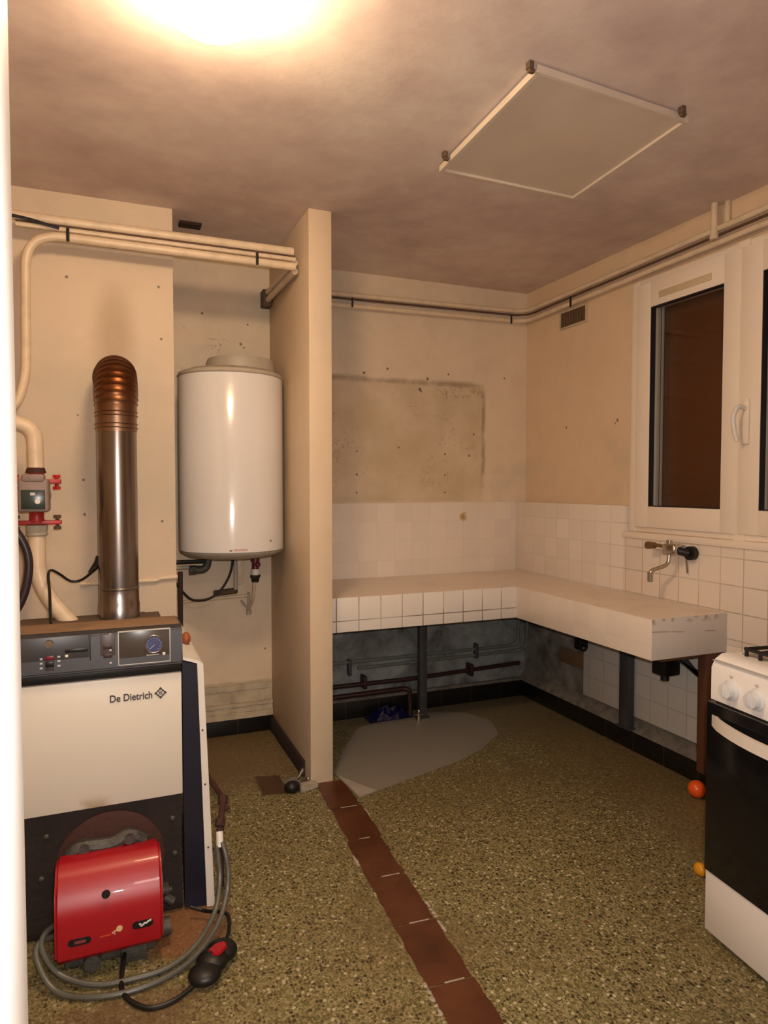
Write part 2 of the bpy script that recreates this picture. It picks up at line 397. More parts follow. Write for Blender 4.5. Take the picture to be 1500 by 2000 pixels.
class MB:
    def __init__(s): s.bm = bmesh.new()
    def box(s, x0, x1, y0, y1, z0, z1, bev=0.0, seg=2, mtx=None):
        b = bmesh.new(); bmesh.ops.create_cube(b, size=1)
        for v in b.verts: v.co = Vector(((x0 + x1) / 2 + v.co.x * (x1 - x0), (y0 + y1) / 2 + v.co.y * (y1 - y0), (z0 + z1) / 2 + v.co.z * (z1 - z0)))
        if bev: bmesh.ops.bevel(b, geom=b.edges[:], offset=bev, segments=seg, profile=0.5, affect='EDGES')
        if mtx: b.transform(mtx)
        s._merge(b); return s
    def _merge(s, b):
        me = bpy.data.meshes.new('tmp'); b.to_mesh(me); b.free(); s.bm.from_mesh(me); bpy.data.meshes.remove(me)
    def tube(s, pts, r, seg=12, caps=True, rib=None):
        P = [Vector(p) for p in pts]; rings = []
        u = None
        for i, p in enumerate(P):
            t = (P[min(i + 1, len(P) - 1)] - P[max(i - 1, 0)]).normalized()
            if u is None: u, w = frame_of(t)
            else:
                u = (u - t * u.dot(t)).normalized(); w = t.cross(u)
            rr = r[i] if isinstance(r, (list, tuple)) else r
            if rib: rr += rib * (i % 2)
            rings.append([s.bm.verts.new(p + (u * math.cos(2 * math.pi * k / seg) + w * math.sin(2 * math.pi * k / seg)) * rr) for k in range(seg)])
        for a, b in zip(rings, rings[1:]):
            for k in range(seg): s.bm.faces.new((a[k], a[(k + 1) % seg], b[(k + 1) % seg], b[k]))
        if caps: s.bm.faces.new(rings[0][::-1]); s.bm.faces.new(rings[-1])
        return s
    def cyl(s, p0, p1, r0, r1=None, seg=20): return s.tube([p0, p1], [r0, r0 if r1 is None else r1], seg)
    def lathe(s, prof, o, axis=(0, 0, 1), seg=48):
        o = Vector(o); ax = Vector(axis).normalized(); u, w = frame_of(ax); rings = []
        for (r, h) in prof:
            rings.append([s.bm.verts.new(o + ax * h + (u * math.cos(2 * math.pi * k / seg) + w * math.sin(2 * math.pi * k / seg)) * max(r, 1e-4)) for k in range(seg)])
        for a, b in zip(rings, rings[1:]):
            for k in range(seg): s.bm.faces.new((a[k], a[(k + 1) % seg], b[(k + 1) % seg], b[k]))
        s.bm.faces.new(rings[0][::-1]); s.bm.faces.new(rings[-1]); return s
    def prism(s, poly, ax, a, b):
        f = {'x': lambda p, t: (t, p[0], p[1]), 'y': lambda p, t: (p[0], t, p[1]), 'z': lambda p, t: (p[0], p[1], t)}[ax]
        A = [s.bm.verts.new(f(p, a)) for p in poly]; B = [s.bm.verts.new(f(p, b)) for p in poly]; n = len(poly)
        s.bm.faces.new(A[::-1]); s.bm.faces.new(B)
        for k in range(n): s.bm.faces.new((A[k], A[(k + 1) % n], B[(k + 1) % n], B[k]))
        return s
    def ball(s, c, r, sx=1, sy=1, sz=1, seg=24, jit=0):
        b = bmesh.new(); bmesh.ops.create_uvsphere(b, u_segments=seg, v_segments=seg // 2, radius=r)
        for v in b.verts:
            k = 1 + random.uniform(-jit, jit) if jit else 1
            v.co = Vector((v.co.x * sx * k, v.co.y * sy * k, v.co.z * sz * k)) + Vector(c)
        s._merge(b); return s
    def quad(s, *p): s.bm.faces.new([s.bm.verts.new(q) for q in p]); return s
    def obj(s, name, mat, parent=None, ang=35, world=True):
        bmesh.ops.recalc_face_normals(s.bm, faces=s.bm.faces[:])
        if parent is not None and world:
            s.bm.transform(parent.matrix_basis.inverted())
        me = bpy.data.meshes.new(name); s.bm.to_mesh(me); s.bm.free()
        me.materials.append(mat)
        for p in me.polygons: p.use_smooth = True
        me.set_sharp_from_angle(angle=R(ang))
        o = bpy.data.objects.new(name, me); COL.objects.link(o)
        if parent is not None:
            # a child of a child: all parts are modelled in their thing's frame
            o.parent = parent
        return o

def thing(name, label, cat, loc=(0, 0, 0), rz=0, group=None):
    o = bpy.data.objects.new(name, None); COL.objects.link(o)
    o.location = loc; o.rotation_euler = (0, 0, rz); o.empty_display_size = 0.05
    o.matrix_basis = Matrix.Translation(Vector(loc)) @ Matrix.Rotation(rz, 4, 'Z')
    o['label'] = label; o['category'] = cat
    if group: o['group'] = group
    return o
def tag(o, label, cat, group=None):
    o['label'] = label; o['category'] = cat
    if group: o['group'] = group
    return o
def recentre(o):
    """move a one-mesh thing's origin to the foot of its mesh"""
    vs = [v.co for v in o.data.vertices]
    c = Vector(((min(v.x for v in vs) + max(v.x for v in vs)) / 2, (min(v.y for v in vs) + max(v.y for v in vs)) / 2, min(v.z for v in vs)))
    o.data.transform(Matrix.Translation(-c)); o.location = c; return o
def struct(o): o['kind'] = 'structure'; return o
def sub(mb, name, mat, parentpart, root=None):
    """sub-part: parentpart sits at identity in root's frame"""
    if root is not None: mb.bm.transform(root.matrix_basis.inverted())
    o = mb.obj(name, mat, parentpart, world=False); return o
def text_mb(txt, size, mtx, bold=0.0, depth=0.0006):
    cu = bpy.data.curves.new('lettering', 'FONT'); cu.body = txt; cu.size = size; cu.extrude = depth; cu.offset = bold
    cu.align_x = 'LEFT'
    o = bpy.data.objects.new('lettering', cu); COL.objects.link(o)
    dg = bpy.context.evaluated_depsgraph_get(); me = bpy.data.meshes.new_from_object(o.evaluated_get(dg))
    bpy.data.objects.remove(o); bpy.data.curves.remove(cu)
    mb = MB(); mb.bm.from_mesh(me); bpy.data.meshes.remove(me); mb.bm.transform(mtx)
    return mb

# ---------------------------------------------------------------- the room
H = 2.49; XR = 2.42; YB = 3.59; XL = -0.75; YF = 0.34
struct(MB().box(XL - .15, XR + .3, -1.6, YB + .2, -0.15, 0).obj('floor', M_terr))
struct(MB().box(XL - .15, XR + .3, -1.6, YB + .2, H, H + .15).obj('ceiling', M_ceil))
struct(MB().box(XL - .15, XR + .3, YB, YB + .2, 0, H).obj('wall_back', M_back))
struct(MB().box(XL - .15, XL, -1.6, YB, 0, H).obj('wall_left', M_wall))
struct(MB().box(XL, 0.281, 3.075, YB, 0, H).obj('wall_chimney', M_chim))
struct(MB().box(0.815, 0.918, 2.84, YB, 0, H, 0.004).obj('wall_partition', M_part))
# right wall with the window opening (frame sits in front of the plaster)
WY0, WY1, WZ0, WZ1 = 1.36, 2.62, 1.09, 2.28
mb = MB(); mb.box(XR, XR + .3, WY1 - .02, YB, 0, H); mb.box(XR, XR + .3, YF, WY0 + .02, 0, H)
mb.box(XR, XR + .3, WY0 + .02, WY1 - .02, 0, WZ0 + .02); mb.box(XR, XR + .3, WY0 + .02, WY1 - .02, WZ1 - .02, H)
struct(mb.obj('wall_right', M_right))
# front wall with the doorway the camera stands in
mb = MB(); mb.box(XL, -0.11, YF - .1, YF, 0, H); mb.box(0.95, XR + .3, YF - .1, YF, 0, H); mb.box(-0.11, 0.95, YF - .1, YF, 2.1, H)
struct(mb.obj('wall_front', M_wall))
mb = MB(); mb.box(XR - .2, XR + .3, -1.6, YF - .1, 0, H); mb.box(XL, XR, -1.6, -1.5, 0, H)
struct(mb.obj('wall_hallway', M_wall))
mb = MB(); mb.box(-0.13, -0.042, YF - .13, 0.40, 0, 2.08, 0.003); mb.box(0.88, 0.97, YF - .13, 0.40, 0, 2.08, 0.003); mb.box(-0.13, 0.97, YF - .13, 0.40, 2.04, 2.12, 0.003)
struct(mb.obj('door_1', M_jamb))

# tiled dado on back and right walls
struct(MB().box(0.918, 2.345, YB - .012, YB, 0.79, 1.213, 0.002).obj('trim_1', M_tb))
mb = MB(); mb.box(2.345, XR, 2.635, YB, 0.79, 1.213, 0.002); mb.box(2.345, XR, YF, 2.635, 0.66, 1.062, 0.002)
mb.box(2.345, XR, YF, 2.033, 0.10, 0.66)
struct(mb.obj('trim_2', M_tr))
mb = MB(); mb.box(2.405, XR, 2.16, 3.0, 0.17, 0.66, 0.001)
struct(mb.obj('trim_3', M_tu))
mb = MB()
pts = [(2.35, 3.58)]
mb.prism([(2.385, .10), (XR, .10), (XR, .16), (2.40, .125)], 'y', 0, 1)
bm = mb.bm
for v in bm.verts: v.co.y = 2.0 + v.co.y * 1.59
mb.box(0.93, 2.39, 3.565, 3.59, .10, .118, .004)
struct(mb.obj('trim_4', M_grime))
mb = MB()
for (z0, z1, dd) in ((.086, .118, .030), (.118, .150, .022), (.150, .166, .030), (.166, .232, .012), (.232, .262, .018)):
    n_ = 14
    for i in range(n_):
        xa, xb = .283 + (.530 / n_) * i, .283 + (.530 / n_) * (i + 1); k_ = dd + random.uniform(-.002, .002)
        mb.box(xa, xb + .001, YB - k_, YB, z0, z1 + random.uniform(-.002, .003))
struct(mb.obj('trim_7', M_band))
# skirting
struct(MB().box(0.918, XR, YB - .018, YB, 0, 0.105, 0.003).obj('baseboard_back', M_base))
struct(MB().box(2.395, XR, 1.99, YB - .018, 0, 0.115, 0.003).obj('baseboard_right', M_base))
struct(MB().box(0.281, 0.815, YB - .018, YB, 0, 0.085, 0.003).obj('baseboard_alcove', M_base))
mb = MB(); mb.box(0.800, 0.815, 2.93, YB - .018, 0, 0.075, 0.003)
struct(mb.obj('baseboard_partition', M_soot))

# terracotta strip let into the floor
P0, P1 = Vector((0.902, 2.84, 0)), Vector((0.79, 0.9, 0))
d = (P1 - P0).normalized(); nrm = Vector((-d.y, d.x, 0))
L = (P1 - P0).length; mb = MB(); mo = MB()
k = 0; s0 = 0.0
while s0 < L:
    s1 = s0 + 0.258; a = P0 + d * (s0 + .0025); b = P0 + d * (s1 - .0025)
    off = random.uniform(-.004, .004); hw = 0.064
    left = []; right = []
    for j in range(9):
        t_ = j / 8; q = a.lerp(b, t_)
        left.append(q + nrm * (hw + off + random.uniform(-.0035, .0035))); right.append(q - nrm * (hw - off + random.uniform(-.0035, .0035)))
    poly = [(p.x, p.y) for p in left] + [(p.x, p.y) for p in reversed(right)]
    mb.prism(poly, 'z', -0.01, 0.0025)
    q = P0 + d * s1
    w0 = random.uniform(.02, .05)
    mo.prism([((q + nrm * w0 - d * .003).x, (q + nrm * w0 - d * .003).y), ((q - nrm * .02 - d * .003).x, (q - nrm * .02 - d * .003).y),
              ((q - nrm * .02 + d * .002).x, (q - nrm * .02 + d * .002).y), ((q + nrm * w0 + d * .002).x, (q + nrm * w0 + d * .002).y)], 'z', -0.005, 0.003)
    s0 = s1; k += 1
struct(mb.obj('trim_5', M_terra))
for (t_, sd, ln) in ((0.62, 1, .07), (0.95, -1, .09), (1.28, 1, .12), (0.30, -1, .06), (1.05, -1, .05)):
    for j in range(5):
        q = P0 + d * (t_ + ln * j / 5) + nrm * sd * -(0.068 + random.uniform(0, .004))
        mo.ball(q, 0.006, random.uniform(.7, 1.6), random.uniform(.8, 1.8), .35, 8, .2)
struct(mo.obj('trim_6', M_mort))

# ---------------------------------------------------------------- window
win = MB()
FX0, FX1 = 2.352, 2.44
def rectframe(mb, x0, x1, y0, y1, z0, z1, w, wb=None, bev=.004):
    wb = wb or w
    mb.box(x0, x1, y0, y0 + w, z0, z1, bev); mb.box(x0, x1, y1 - w, y1, z0, z1, bev)
    mb.box(x0, x1, y0 + w, y1 - w, z1 - w, z1, bev); mb.box(x0, x1, y0 + w, y1 - w, z0, z0 + wb, bev)
rectframe(win, FX0 + .012, FX1, WY0, WY1, WZ0, WZ1, 0.05)
win.box(FX0 + .004, FX1, 1.965, 2.015, WZ0, WZ1)
wo = struct(win.obj('window_1', M_wframe))
def casement(y0, y1, gy0, gy1):
    mb = MB(); z0, z1 = 1.115, 2.255; gz0, gz1 = 1.214, 2.138
    x0, x1 = FX0, FX1 - .02
    mb.box(x0, x1, y0, gy0, z0, z1, .004); mb.box(x0, x1, gy1, y1, z0, z1, .004)
    mb.box(x0, x1, gy0 - .003, gy1 + .003, z0, gz0, .004); mb.box(x0, x1, gy0 - .003, gy1 + .003, gz1, z1, .004)
    c = mb.obj('casement', M_wframe, wo)
    g = MB(); rectframe(g, x0 + .003, x0 + .03, gy0 - .002, gy1 + .002, gz0 - .002, gz1 + .002, .006, bev=0)
    g.obj('gasket', M_gask, c)
    p = MB(); p.box(x0 + .022, x0 + .046, gy0 - .001, gy1 + .001, gz0 - .001, gz1 + .001); p.obj('pane', M_glass, c)
    sp = MB(); sp.box(x0 + .048, x0 + .056, gy1 - .030, gy1 - .022, gz0, gz1); sp.obj('spacer_bar', M_lgrey, c)
    return c
ca = casement(2.002, 2.575, 2.082, 2.486)
cb = casement(1.405, 1.998, 1.500, 1.902)
mb = MB(); mb.box(FX0 - .003, FX0 + .001, 2.142, 2.434, 2.168, 2.198, .0015)
mb.obj('tape_strip', M_beige, ca)
hd = MB(); hd.box(FX0 - .012, FX0, 1.945, 1.972, 1.475, 1.655, .004)
h = hd.obj('handle_plate', M_wframe, cb)
hh = MB(); hh.tube(spline([(FX0 - .01, 1.958, 1.615), (FX0 - .045, 1.962, 1.62), (FX0 - .055, 1.975, 1.585), (FX0 - .05, 1.975, 1.53), (FX0 - .045, 1.965, 1.485)], 5), .009, 10)
hh.obj('lever', M_white, h)
# sill trim under the frame
struct(MB().box(2.336, XR, 1.30, 2.64, 1.060, 1.09, .003).obj('window_sill', M_wframe))
# closed brown shutter outside, and dark recess
mb = MB(); mb.box(2.462, 2.48, 1.38, 2.60, 1.11, 2.26)
sh = mb.obj('shutter', M_shut); sh.parent = wo
mb = MB(); rectframe(mb, 2.441, 2.461, 1.385, 2.595, 1.115, 2.255, .008, bev=0); mb.obj('reveal', M_dark, wo)

# ---------------------------------------------------------------- ceiling lamp and hatch
lamp = thing('ceiling_lamp', 'glowing opal dome lamp on the ceiling, glaring bright', 'lamp', (0.24, 1.63, H))
mb = MB(); mb.lathe([(0.122, 0), (0.126, -.008), (0.126, -.026), (0.118, -.030), (0.0, -.030)], (0.24, 1.63, H)); mb.obj('lamp_base', M_white, lamp)  # opaque rim added to keep the dome's light off the ceiling
mb = MB(); prof = [(0.112, -.031)] + [(0.125 * math.cos(a), -0.055 - 0.085 * math.sin(a)) for a in [R(k) for k in (-15, -10, 5, 20, 35, 50, 65, 80, 89)]]
mb.lathe(prof, (0.24, 1.63, H)); mb.obj('lamp_shade', M_lamp, lamp)

HC = [(1.153, 2.282), (1.131, 1.636), (1.731, 1.678), (1.768, 2.30)]
hat = thing('ceiling_hatch', 'pale rectangular access panel clipped flat under the ceiling', 'hatch', (1.446, 1.97, 2.468))
mb = MB()
# slightly skewed board with raised rim
cx = sum(p[0] for p in HC) / 4; cy = sum(p[1] for p in HC) / 4
ins = [(cx + (p[0] - cx) * .955, cy + (p[1] - cy) * .955) for p in HC]
mb.prism(ins, 'z', 2.472, 2.484); mb.obj('panel', M_hatch, hat)
mb = MB()
for i in range(4):
    a, b = HC[i], HC[(i + 1) % 4]; ia, ib = ins[i], ins[(i + 1) % 4]
    mb.prism([a, b, ib, ia], 'z', 2.463, 2.484)
mb.obj('rim', M_hatch, hat)
for (x, y) in ((1.112, 1.645), (1.128, 2.19), (1.68, 1.655)):
    mb = MB(); mb.box(x - .008, x + .008, y - .010, y + .010, 2.470, H, .002); mb.box(x - .005, x + .014, y - .006, y + .006, 2.461, 2.472, .002)
    mb.obj('clip', M_gtop, hat)
o = recentre(MB().box(.322, .418, 3.185, 3.245, H - .012, H, .002).obj('ceiling_vent', M_soot)); tag(o, 'small dark brown opening in the ceiling beside the chimney breast', 'vent')

# ---------------------------------------------------------------- pipes under the ceiling
YP = 2.955
def clip_of(root, p0, p1, r=.006):
    mb = MB(); mb.tube([p0, p1], r, 8); return mb.obj('clip', M_black, root)
ph = thing('heating_pipes', 'cream painted pipes running across the chimney breast to the partition wall', 'pipes', (0.2, YP, 2.27))
XP = 0.797
mb = MB(); mb.tube(rnd([(-.72, YP, 2.335), (XP - .02, YP, 2.335)], .05), .0185, 14); mb.obj('pipe', M_cream, ph)
mb = MB(); mb.tube(rnd([(-.30, YP, 2.304), (XP - .01, YP, 2.304)], .05), .0095, 8); mb.obj('pipe', M_cream, ph)
mb = MB(); mb.tube(rnd([(-.72, YP, 1.55), (-.55, YP, 1.555), (-.32, YP, 1.59), (-.275, YP, 1.72), (-.268, YP, 2.275), (XP - .01, YP, 2.272)], .13, 10), .0175, 14); mb.obj('pipe', M_cream, ph)
mb = MB(); mb.tube([(-.30, YP - .008, 2.3145), (XP - .012, YP - .008, 2.3145)], .0035, 6); mb.obj('gap_shade_line', M_gapb, ph)  # thin dark strip in place of the shade between the upper pipes
clip_of(ph, (-.12, YP - .02, 2.305), (-.12, YP - .02, 2.255)); clip_of(ph, (.615, YP - .02, 2.305), (.615, YP - .02, 2.255))
pq = thing('partition_pipes', 'pair of short cream pipes running back along the partition side to the back wall', 'pipes', (.79, 3.2, 2.27))
for z in (2.300, 2.262):
    mb = MB(); mb.tube([(XP - .004, YP + .03, z), (XP - .004, YB - .06, z + .01)], .0145, 12); mb.obj('pipe', M_cream, pq)
mb = MB(); mb.box(XP - .03, XP + .016, YB - .07, YB, 2.24, 2.325, .004); mb.obj('wall_plate', M_gtop, pq)
o = recentre(MB().tube(spline([(-.5, YP - .02, 2.33), (-.3, YP - .022, 2.325), (-.18, YP - .024, 2.305), (-.15, YP - .02, 2.30)], 6), .006, 8).obj('dark_cable', M_black))
tag(o, 'short dark cable entering from the left above the bent cream pipe', 'cable')

pr_ = thing('ceiling_pipe_run', 'twin cream pipes along the back wall turning the corner over the window', 'pipes', (2.0, 3.5, 2.30))
def run(z0, z1, off, name, r):
    mb = MB(); mb.tube(rnd([(.92, YB - off, z0 - .015), (XR - off, YB - off, z0 + .005), (XR - off, .36, z1)], .10, 10), r, 12); return mb.obj(name, M_cream, pr_)
run(2.364, 2.405, .032, 'pipe', .0135); run(2.305, 2.345, .032, 'pipe', .0135)
mb = MB(); mb.tube(rnd([(.93, YB - .030, 2.329), (XR - .030, YB - .030, 2.345), (XR - .030, .37, 2.374)], .10, 10), .006, 6); mb.obj('gap_shade_strip', M_gapb, pr_)  # brown strip modelled as the shaded gap between the twin pipes
for p in ((1.262, YB - .05), (2.275, YB - .052)): clip_of(pr_, (p[0], p[1], 2.335), (p[0], p[1], 2.285), .0055)
clip_of(pr_, (XR - .05, 3.10, 2.345), (XR - .05, 3.10, 2.29), .0055)
mb = MB(); mb.tube([(XR - .045, 2.155, 2.35), (XR - .045, 2.155, H)], .014, 12); mb.tube([(XR - .045, 2.155, 2.34), (XR - .045, 2.155, 2.37)], .018, 12); mb.obj('riser', M_cream, pr_)
mb = MB(); mb.tube([(XR - .014, 2.118, 2.40), (XR - .014, 2.118, H)], .012, 12); mb.obj('riser', M_cream, pr_)

vent = thing('wall_vent', 'small louvred air vent high on the right wall below the pipes', 'vent', (XR, 3.13, 2.2))
rectmb = MB(); rectframe(rectmb, XR - .012, XR, 3.015, 3.25, 2.195, 2.295, .010, bev=.001); rectmb.obj('vent_frame', M_beige, vent)
mb = MB(); mb.box(XR - .003, XR, 3.02, 3.245, 2.20, 2.29); mb.obj('backing', M_ventd, vent)
for i in range(9):
    y = 3.037 + i * .0235; mb = MB(); mb.box(XR - .011, XR - .002, y, y + .007 + (i % 3) * .002, 2.205, 2.285); mb.obj('slat', M_vent, vent)

# ---------------------------------------------------------------- water heater
WX, WY_, WR = 0.558, 3.285, 0.243
wh = thing('water_heater', 'tall white cylindrical water heater hung in the alcove', 'water heater', (WX, WY_, 0.96))
mb = MB(); mb.lathe([(WR - .012, 1.005), (WR, 1.012), (WR, 1.806), (WR - .004, 1.814), (WR - .012, 1.818)], (WX, WY_, 0), seg=96); mb.obj('tank', M_enam, wh)
mb = MB(); mb.lathe([(.06, .968), (.15, .972), (.205, .982), (WR - .008, .998), (WR - .003, 1.006), (WR - .010, 1.009)], (WX, WY_, 0), seg=96); mb.obj('bottom_cap', M_capg, wh)
mb = MB(); mb.lathe([(WR - .003, 1.812), (WR + .002, 1.818), (WR - .004, 1.832), (.2, 1.848), (.1, 1.856), (.0, 1.858)], (WX, WY_, 0), seg=96); mb.obj('top_rim', M_capg, wh)
mb = MB(); mb.lathe([(.165, 1.835), (.163, 1.893), (.155, 1.912), (.12, 1.919), (0, 1.921)], (WX + .055, WY_ + .04, 0), seg=64); mb.obj('top_cap', M_capg, wh)
mb = MB(); mb.box(WX - .12, WX - .08, WY_ + .23, YB, 1.1, 1.7); mb.box(WX + .08, WX + .12, WY_ + .23, YB, 1.1, 1.7); mb.obj('wall_bracket', M_dark, wh)
def onfront(px_x, z, w, h_, name, mt):
    """small plate on the tank's front skin"""
    a = math.asin((px_x - WX) / WR); mb = MB(); n = 5
    half = w / 2 / WR
    pts = [(WX + (WR + .0008) * math.sin(a + half * (2 * i / n - 1)), WY_ - (WR + .0008) * math.cos(a + half * (2 * i / n - 1))) for i in range(n + 1)]
    for (p, q) in zip(pts, pts[1:]):
        mb.quad((p[0], p[1], z - h_ / 2), (q[0], q[1], z - h_ / 2), (q[0], q[1], z + h_ / 2), (p[0], p[1], z + h_ / 2))
    return mb.obj(name, mt, wh)
onfront(.512, 1.022, .012, .008, 'badge', simple('badge_grey', (.25, .2, .18), .5))
onfront(.556, 1.024, .062, .009, 'brand_strip', simple('badge_pink', (.60, .36, .34), .5))
onfront(.700, 1.058, .012, .008, 'indicator_light', simple('indicator_brown', (.2, .13, .08), .4))
# safety valve under the heater and its drain
gv = thing('safety_valve', 'red and black valve under the right side of the water heater', 'valve', (.678, 3.33, .80))
mb = MB(); mb.cyl((.678, 3.33, .985), (.678, 3.33, .90), .014, .017); mb.cyl((.678, 3.33, .955), (.678, 3.33, .938), .021); mb.ball((.686, 3.312, .925), .014); mb.obj('valve_body', simple('valve_maroon', (.13, .015, .03), .35), gv)
mb = MB(); mb.cyl((.678, 3.33, .902), (.678, 3.33, .872), .020); mb.obj('white_collar', M_white, gv)
mb = MB(); mb.cyl((.678, 3.33, .873), (.678, 3.33, .862), .025, seg=8); mb.cyl((.678, 3.33, .862), (.678, 3.33, .838), .021, .017, seg=8); mb.obj('nut', M_black, gv)
dp = thing('drain_pipe', 'thin cream pipe dropping from the valve and running left along the alcove wall', 'pipe', (.5, 3.5, .62))
mb = MB(); mb.tube(rnd([(.677, 3.34, .84), (.680, 3.40, .74), (.690, 3.56, .665)], .05), .008, 10); mb.obj('pipe', M_cream, dp)
mb = MB(); mb.tube(rnd([(.688, 3.568, .735), (.36, 3.568, .722), (.325, 3.568, .70), (.325, 3.568, .10)], .05), .008, 10); mb.obj('pipe', M_cream, dp)
mb = MB(); mb.tube([(.690, 3.565, .75), (.690, 3.565, .64)], .008, 10); mb.tube([(.690, 3.565, .655), (.690, 3.565, .635)], .014, 10); mb.tube([(.65, 3.57, .71), (.688, 3.57, .66)], .006, 8); mb.obj('stub', M_capg, dp)
cc = thing('cable_conduit', 'grey-beige conduit dropping from the water heater and bending left', 'conduit', (.58, 3.55, .75))
mb = MB(); mb.tube([(.606, 3.47, .985), (.606, 3.47, .785)], .010, 10); mb.obj('duct', M_capg, cc)
mb = MB(); mb.tube([(.615, 3.50, .775), (.515, 3.57, .755)], .016, 12); mb.obj('elbow_end', M_gtop, cc)
mb = MB(); mb.box(.625, .655, 3.53, YB, .80, .97, .003); mb.obj('cover_strip', M_cream, cc)
o = recentre(MB().tube(spline([(.585, 3.42, .98), (.583, 3.42, .93), (.565, 3.42, .86), (.52, 3.42, .79), (.46, 3.42, .752), (.39, 3.42, .752), (.345, 3.42, .79), (.305, 3.40, .85), (.295, 3.38, .92), (.30, 3.38, .96)], 7), .006, 8).obj('power_cable', M_black))
tag(o, 'black cable hanging in a loop under the water heater', 'cable')
ip = thing('inlet_pipe', 'dark pipes with an elbow joint under the left side of the water heater', 'pipe', (.40, 3.38, .88))
mb = MB(); mb.tube(rnd([(.285, 3.38, .86), (.292, 3.38, .945), (.47, 3.38, .945)], .03), .010, 10); mb.obj('pipe', M_black, ip)
mb = MB(); mb.tube([(.30, 3.38, .918), (.42, 3.38, .918)], .008, 10); mb.obj('pipe', M_capg, ip)
mb = MB(); mb.tube(rnd([(.385, 3.37, .905), (.45, 3.37, .905), (.458, 3.37, .97)], .04), .019, 12); mb.tube([(.368, 3.37, .905), (.398, 3.37, .905)], .023, 8); mb.tube([(.455, 3.37, .955), (.455, 3.37, .985)], .022, 8); mb.obj('elbow', M_alu, ip)
o = recentre(MB().tube([(.300, 3.12, .55), (.302, 3.12, .93)], .011, 10).obj('vertical_pipe', M_soot)); tag(o, 'dark thin upright pipe at the corner of the chimney breast', 'pipe')
o = recentre(MB().tube(rnd([(-.1, 3.067, .905), (.20, 3.067, .905), (.21, 3.067, .912), (.285, 3.067, .915)], .01), .010, 10).obj('wall_pipe', M_cream)); tag(o, 'thin cream pipe running level across the chimney breast behind the flue', 'pipe')

# ---------------------------------------------------------------- boiler
BX0, BX1, BY = -0.42, 0.205, 2.12
bo = thing('boiler', 'old floor boiler with cream front panel and red burner cover', 'boiler', (-.1, 2.5, 0))
mb = MB(); mb.box(BX0, BX1 - .005, BY + .02, 2.92, .03, .785, .006); mb.obj('body', M_navy, bo)
mb = MB(); mb.box(BX0, BX1 - .01, BY + .10, 2.90, .784, .80, .004); mb.box(-.30, .14, 2.60, 2.88, .80, .806, .002); mb.obj('top_plate', M_gtop, bo)
mb = MB(); mb.box(BX0, BX1, BY - .004, BY + .025, .375, .748, .004); fp = mb.obj('front_panel', M_bpan, bo)
mb = MB(); mb.box(BX0, BX1, BY + .006, BY + .03, .748, .776, .002); mb.obj('gap_rail', M_lidb, bo)
mb = MB(); mb.box(BX0, BX1 - .003, BY + .012, BY + .03, .03, .372); lp = mb.obj('lower_plate', M_rust, bo)
# lettering and emblem on the panel
yt = BY - .0048
Mt = Matrix(((1, 0, 0, 0.004), (0, 0, 1, yt), (0, 1, 0, .6795), (0, 0, 0, 1)))
tm = text_mb('De Dietrich', .0295, Mt, .0006)
# squeeze to the printed width
xs = [v.co.x for v in tm.bm.verts]; x0, x1 = min(xs), max(xs)
for v in tm.bm.verts: v.co.x = .0035 + (v.co.x - x0) * .117 / (x1 - x0)
tm.bm.transform(bo.matrix_basis.inverted()); tm.obj('lettering', M_logo, fp, world=False)
mb = MB(); ex, ez = .144, .692
def dia(cx_, cz_, r): mb.prism([(cx_ - r, cz_), (cx_, cz_ - r), (cx_ + r, cz_), (cx_, cz_ + r)], 'y', yt - .0006, yt + .0006)
for (a, b) in ((-1, 0), (1, 0), (0, 1), (0, -1)):
    dia(ex + a * .0135, ez + b * .0135, .0045)
for a in (-1, 1):
    for b in (-1, 1):
        dia(ex + a * .0068, ez + b * .0068, .0036); dia(ex + a * .0102, ez + b * .0036, .0022); dia(ex + a * .0036, ez + b * .0102, .0022)
for k in range(14):
    a0, a1 = R(20 + k * 23), R(20 + (k + 1) * 23)
    mb.prism([(ex + .0052 * math.cos(a0), ez + .0052 * math.sin(a0)), (ex + .0052 * math.cos(a1), ez + .0052 * math.sin(a1)),
              (ex + .0036 * math.cos(a1), ez + .0036 * math.sin(a1)), (ex + .0036 * math.cos(a0), ez + .0036 * math.sin(a0))], 'y', yt - .0006, yt + .0006)
mb.box(ex - .0045, ex + .004, yt - .0006, yt + .0006, ez - .0008, ez + .0012)
mb.bm.transform(bo.matrix_basis.inverted()); mb.obj('emblem', M_logo, fp, world=False)
# control panel
CY = BY - .02
mb = MB(); mb.prism([(CY + .004, .776), (CY, .782), (CY + .012, .882), (CY + .03, .893), (CY + .16, .893), (CY + .20, .80), (CY + .20, .776)], 'x', BX0, BX1 + .003)
bmesh.ops.bevel(mb.bm, geom=mb.bm.edges[:], offset=.003, segments=2, affect='EDGES')
cp = mb.obj('control_panel', M_ctl, bo)
mb = MB(); mb.box(BX0 + .004, BX1 - .004, CY + .032, CY + .158, .8925, .8955, .001); mb.obj('dusty_lid', simple('orange_brown_dust', (0.20, 0.115, 0.06), 0.85, 0, 0.12, 7), bo)
def cy(z): return CY + .012 * (z - .782) / .1
def onpanel(x0, x1, z0, z1, name, mt, dep=.003, bev=.0008, par=None):
    mb = MB(); mb.box(x0, x1, cy((z0 + z1) / 2) - dep, cy((z0 + z1) / 2) + .006, z0, z1, bev)
    mb.bm.transform(bo.matrix_basis.inverted()); return mb.obj(name, mt, cp, world=False)
onpanel(-.30, -.050, .789, .886, 'left_module', M_ctl2, .002)
onpanel(-.0485, -.0455, .782, .89, 'divider', M_lidb, .003)
onpanel(-.180, -.125, .852, .885, 'knob_recess', M_lidb, .0026)
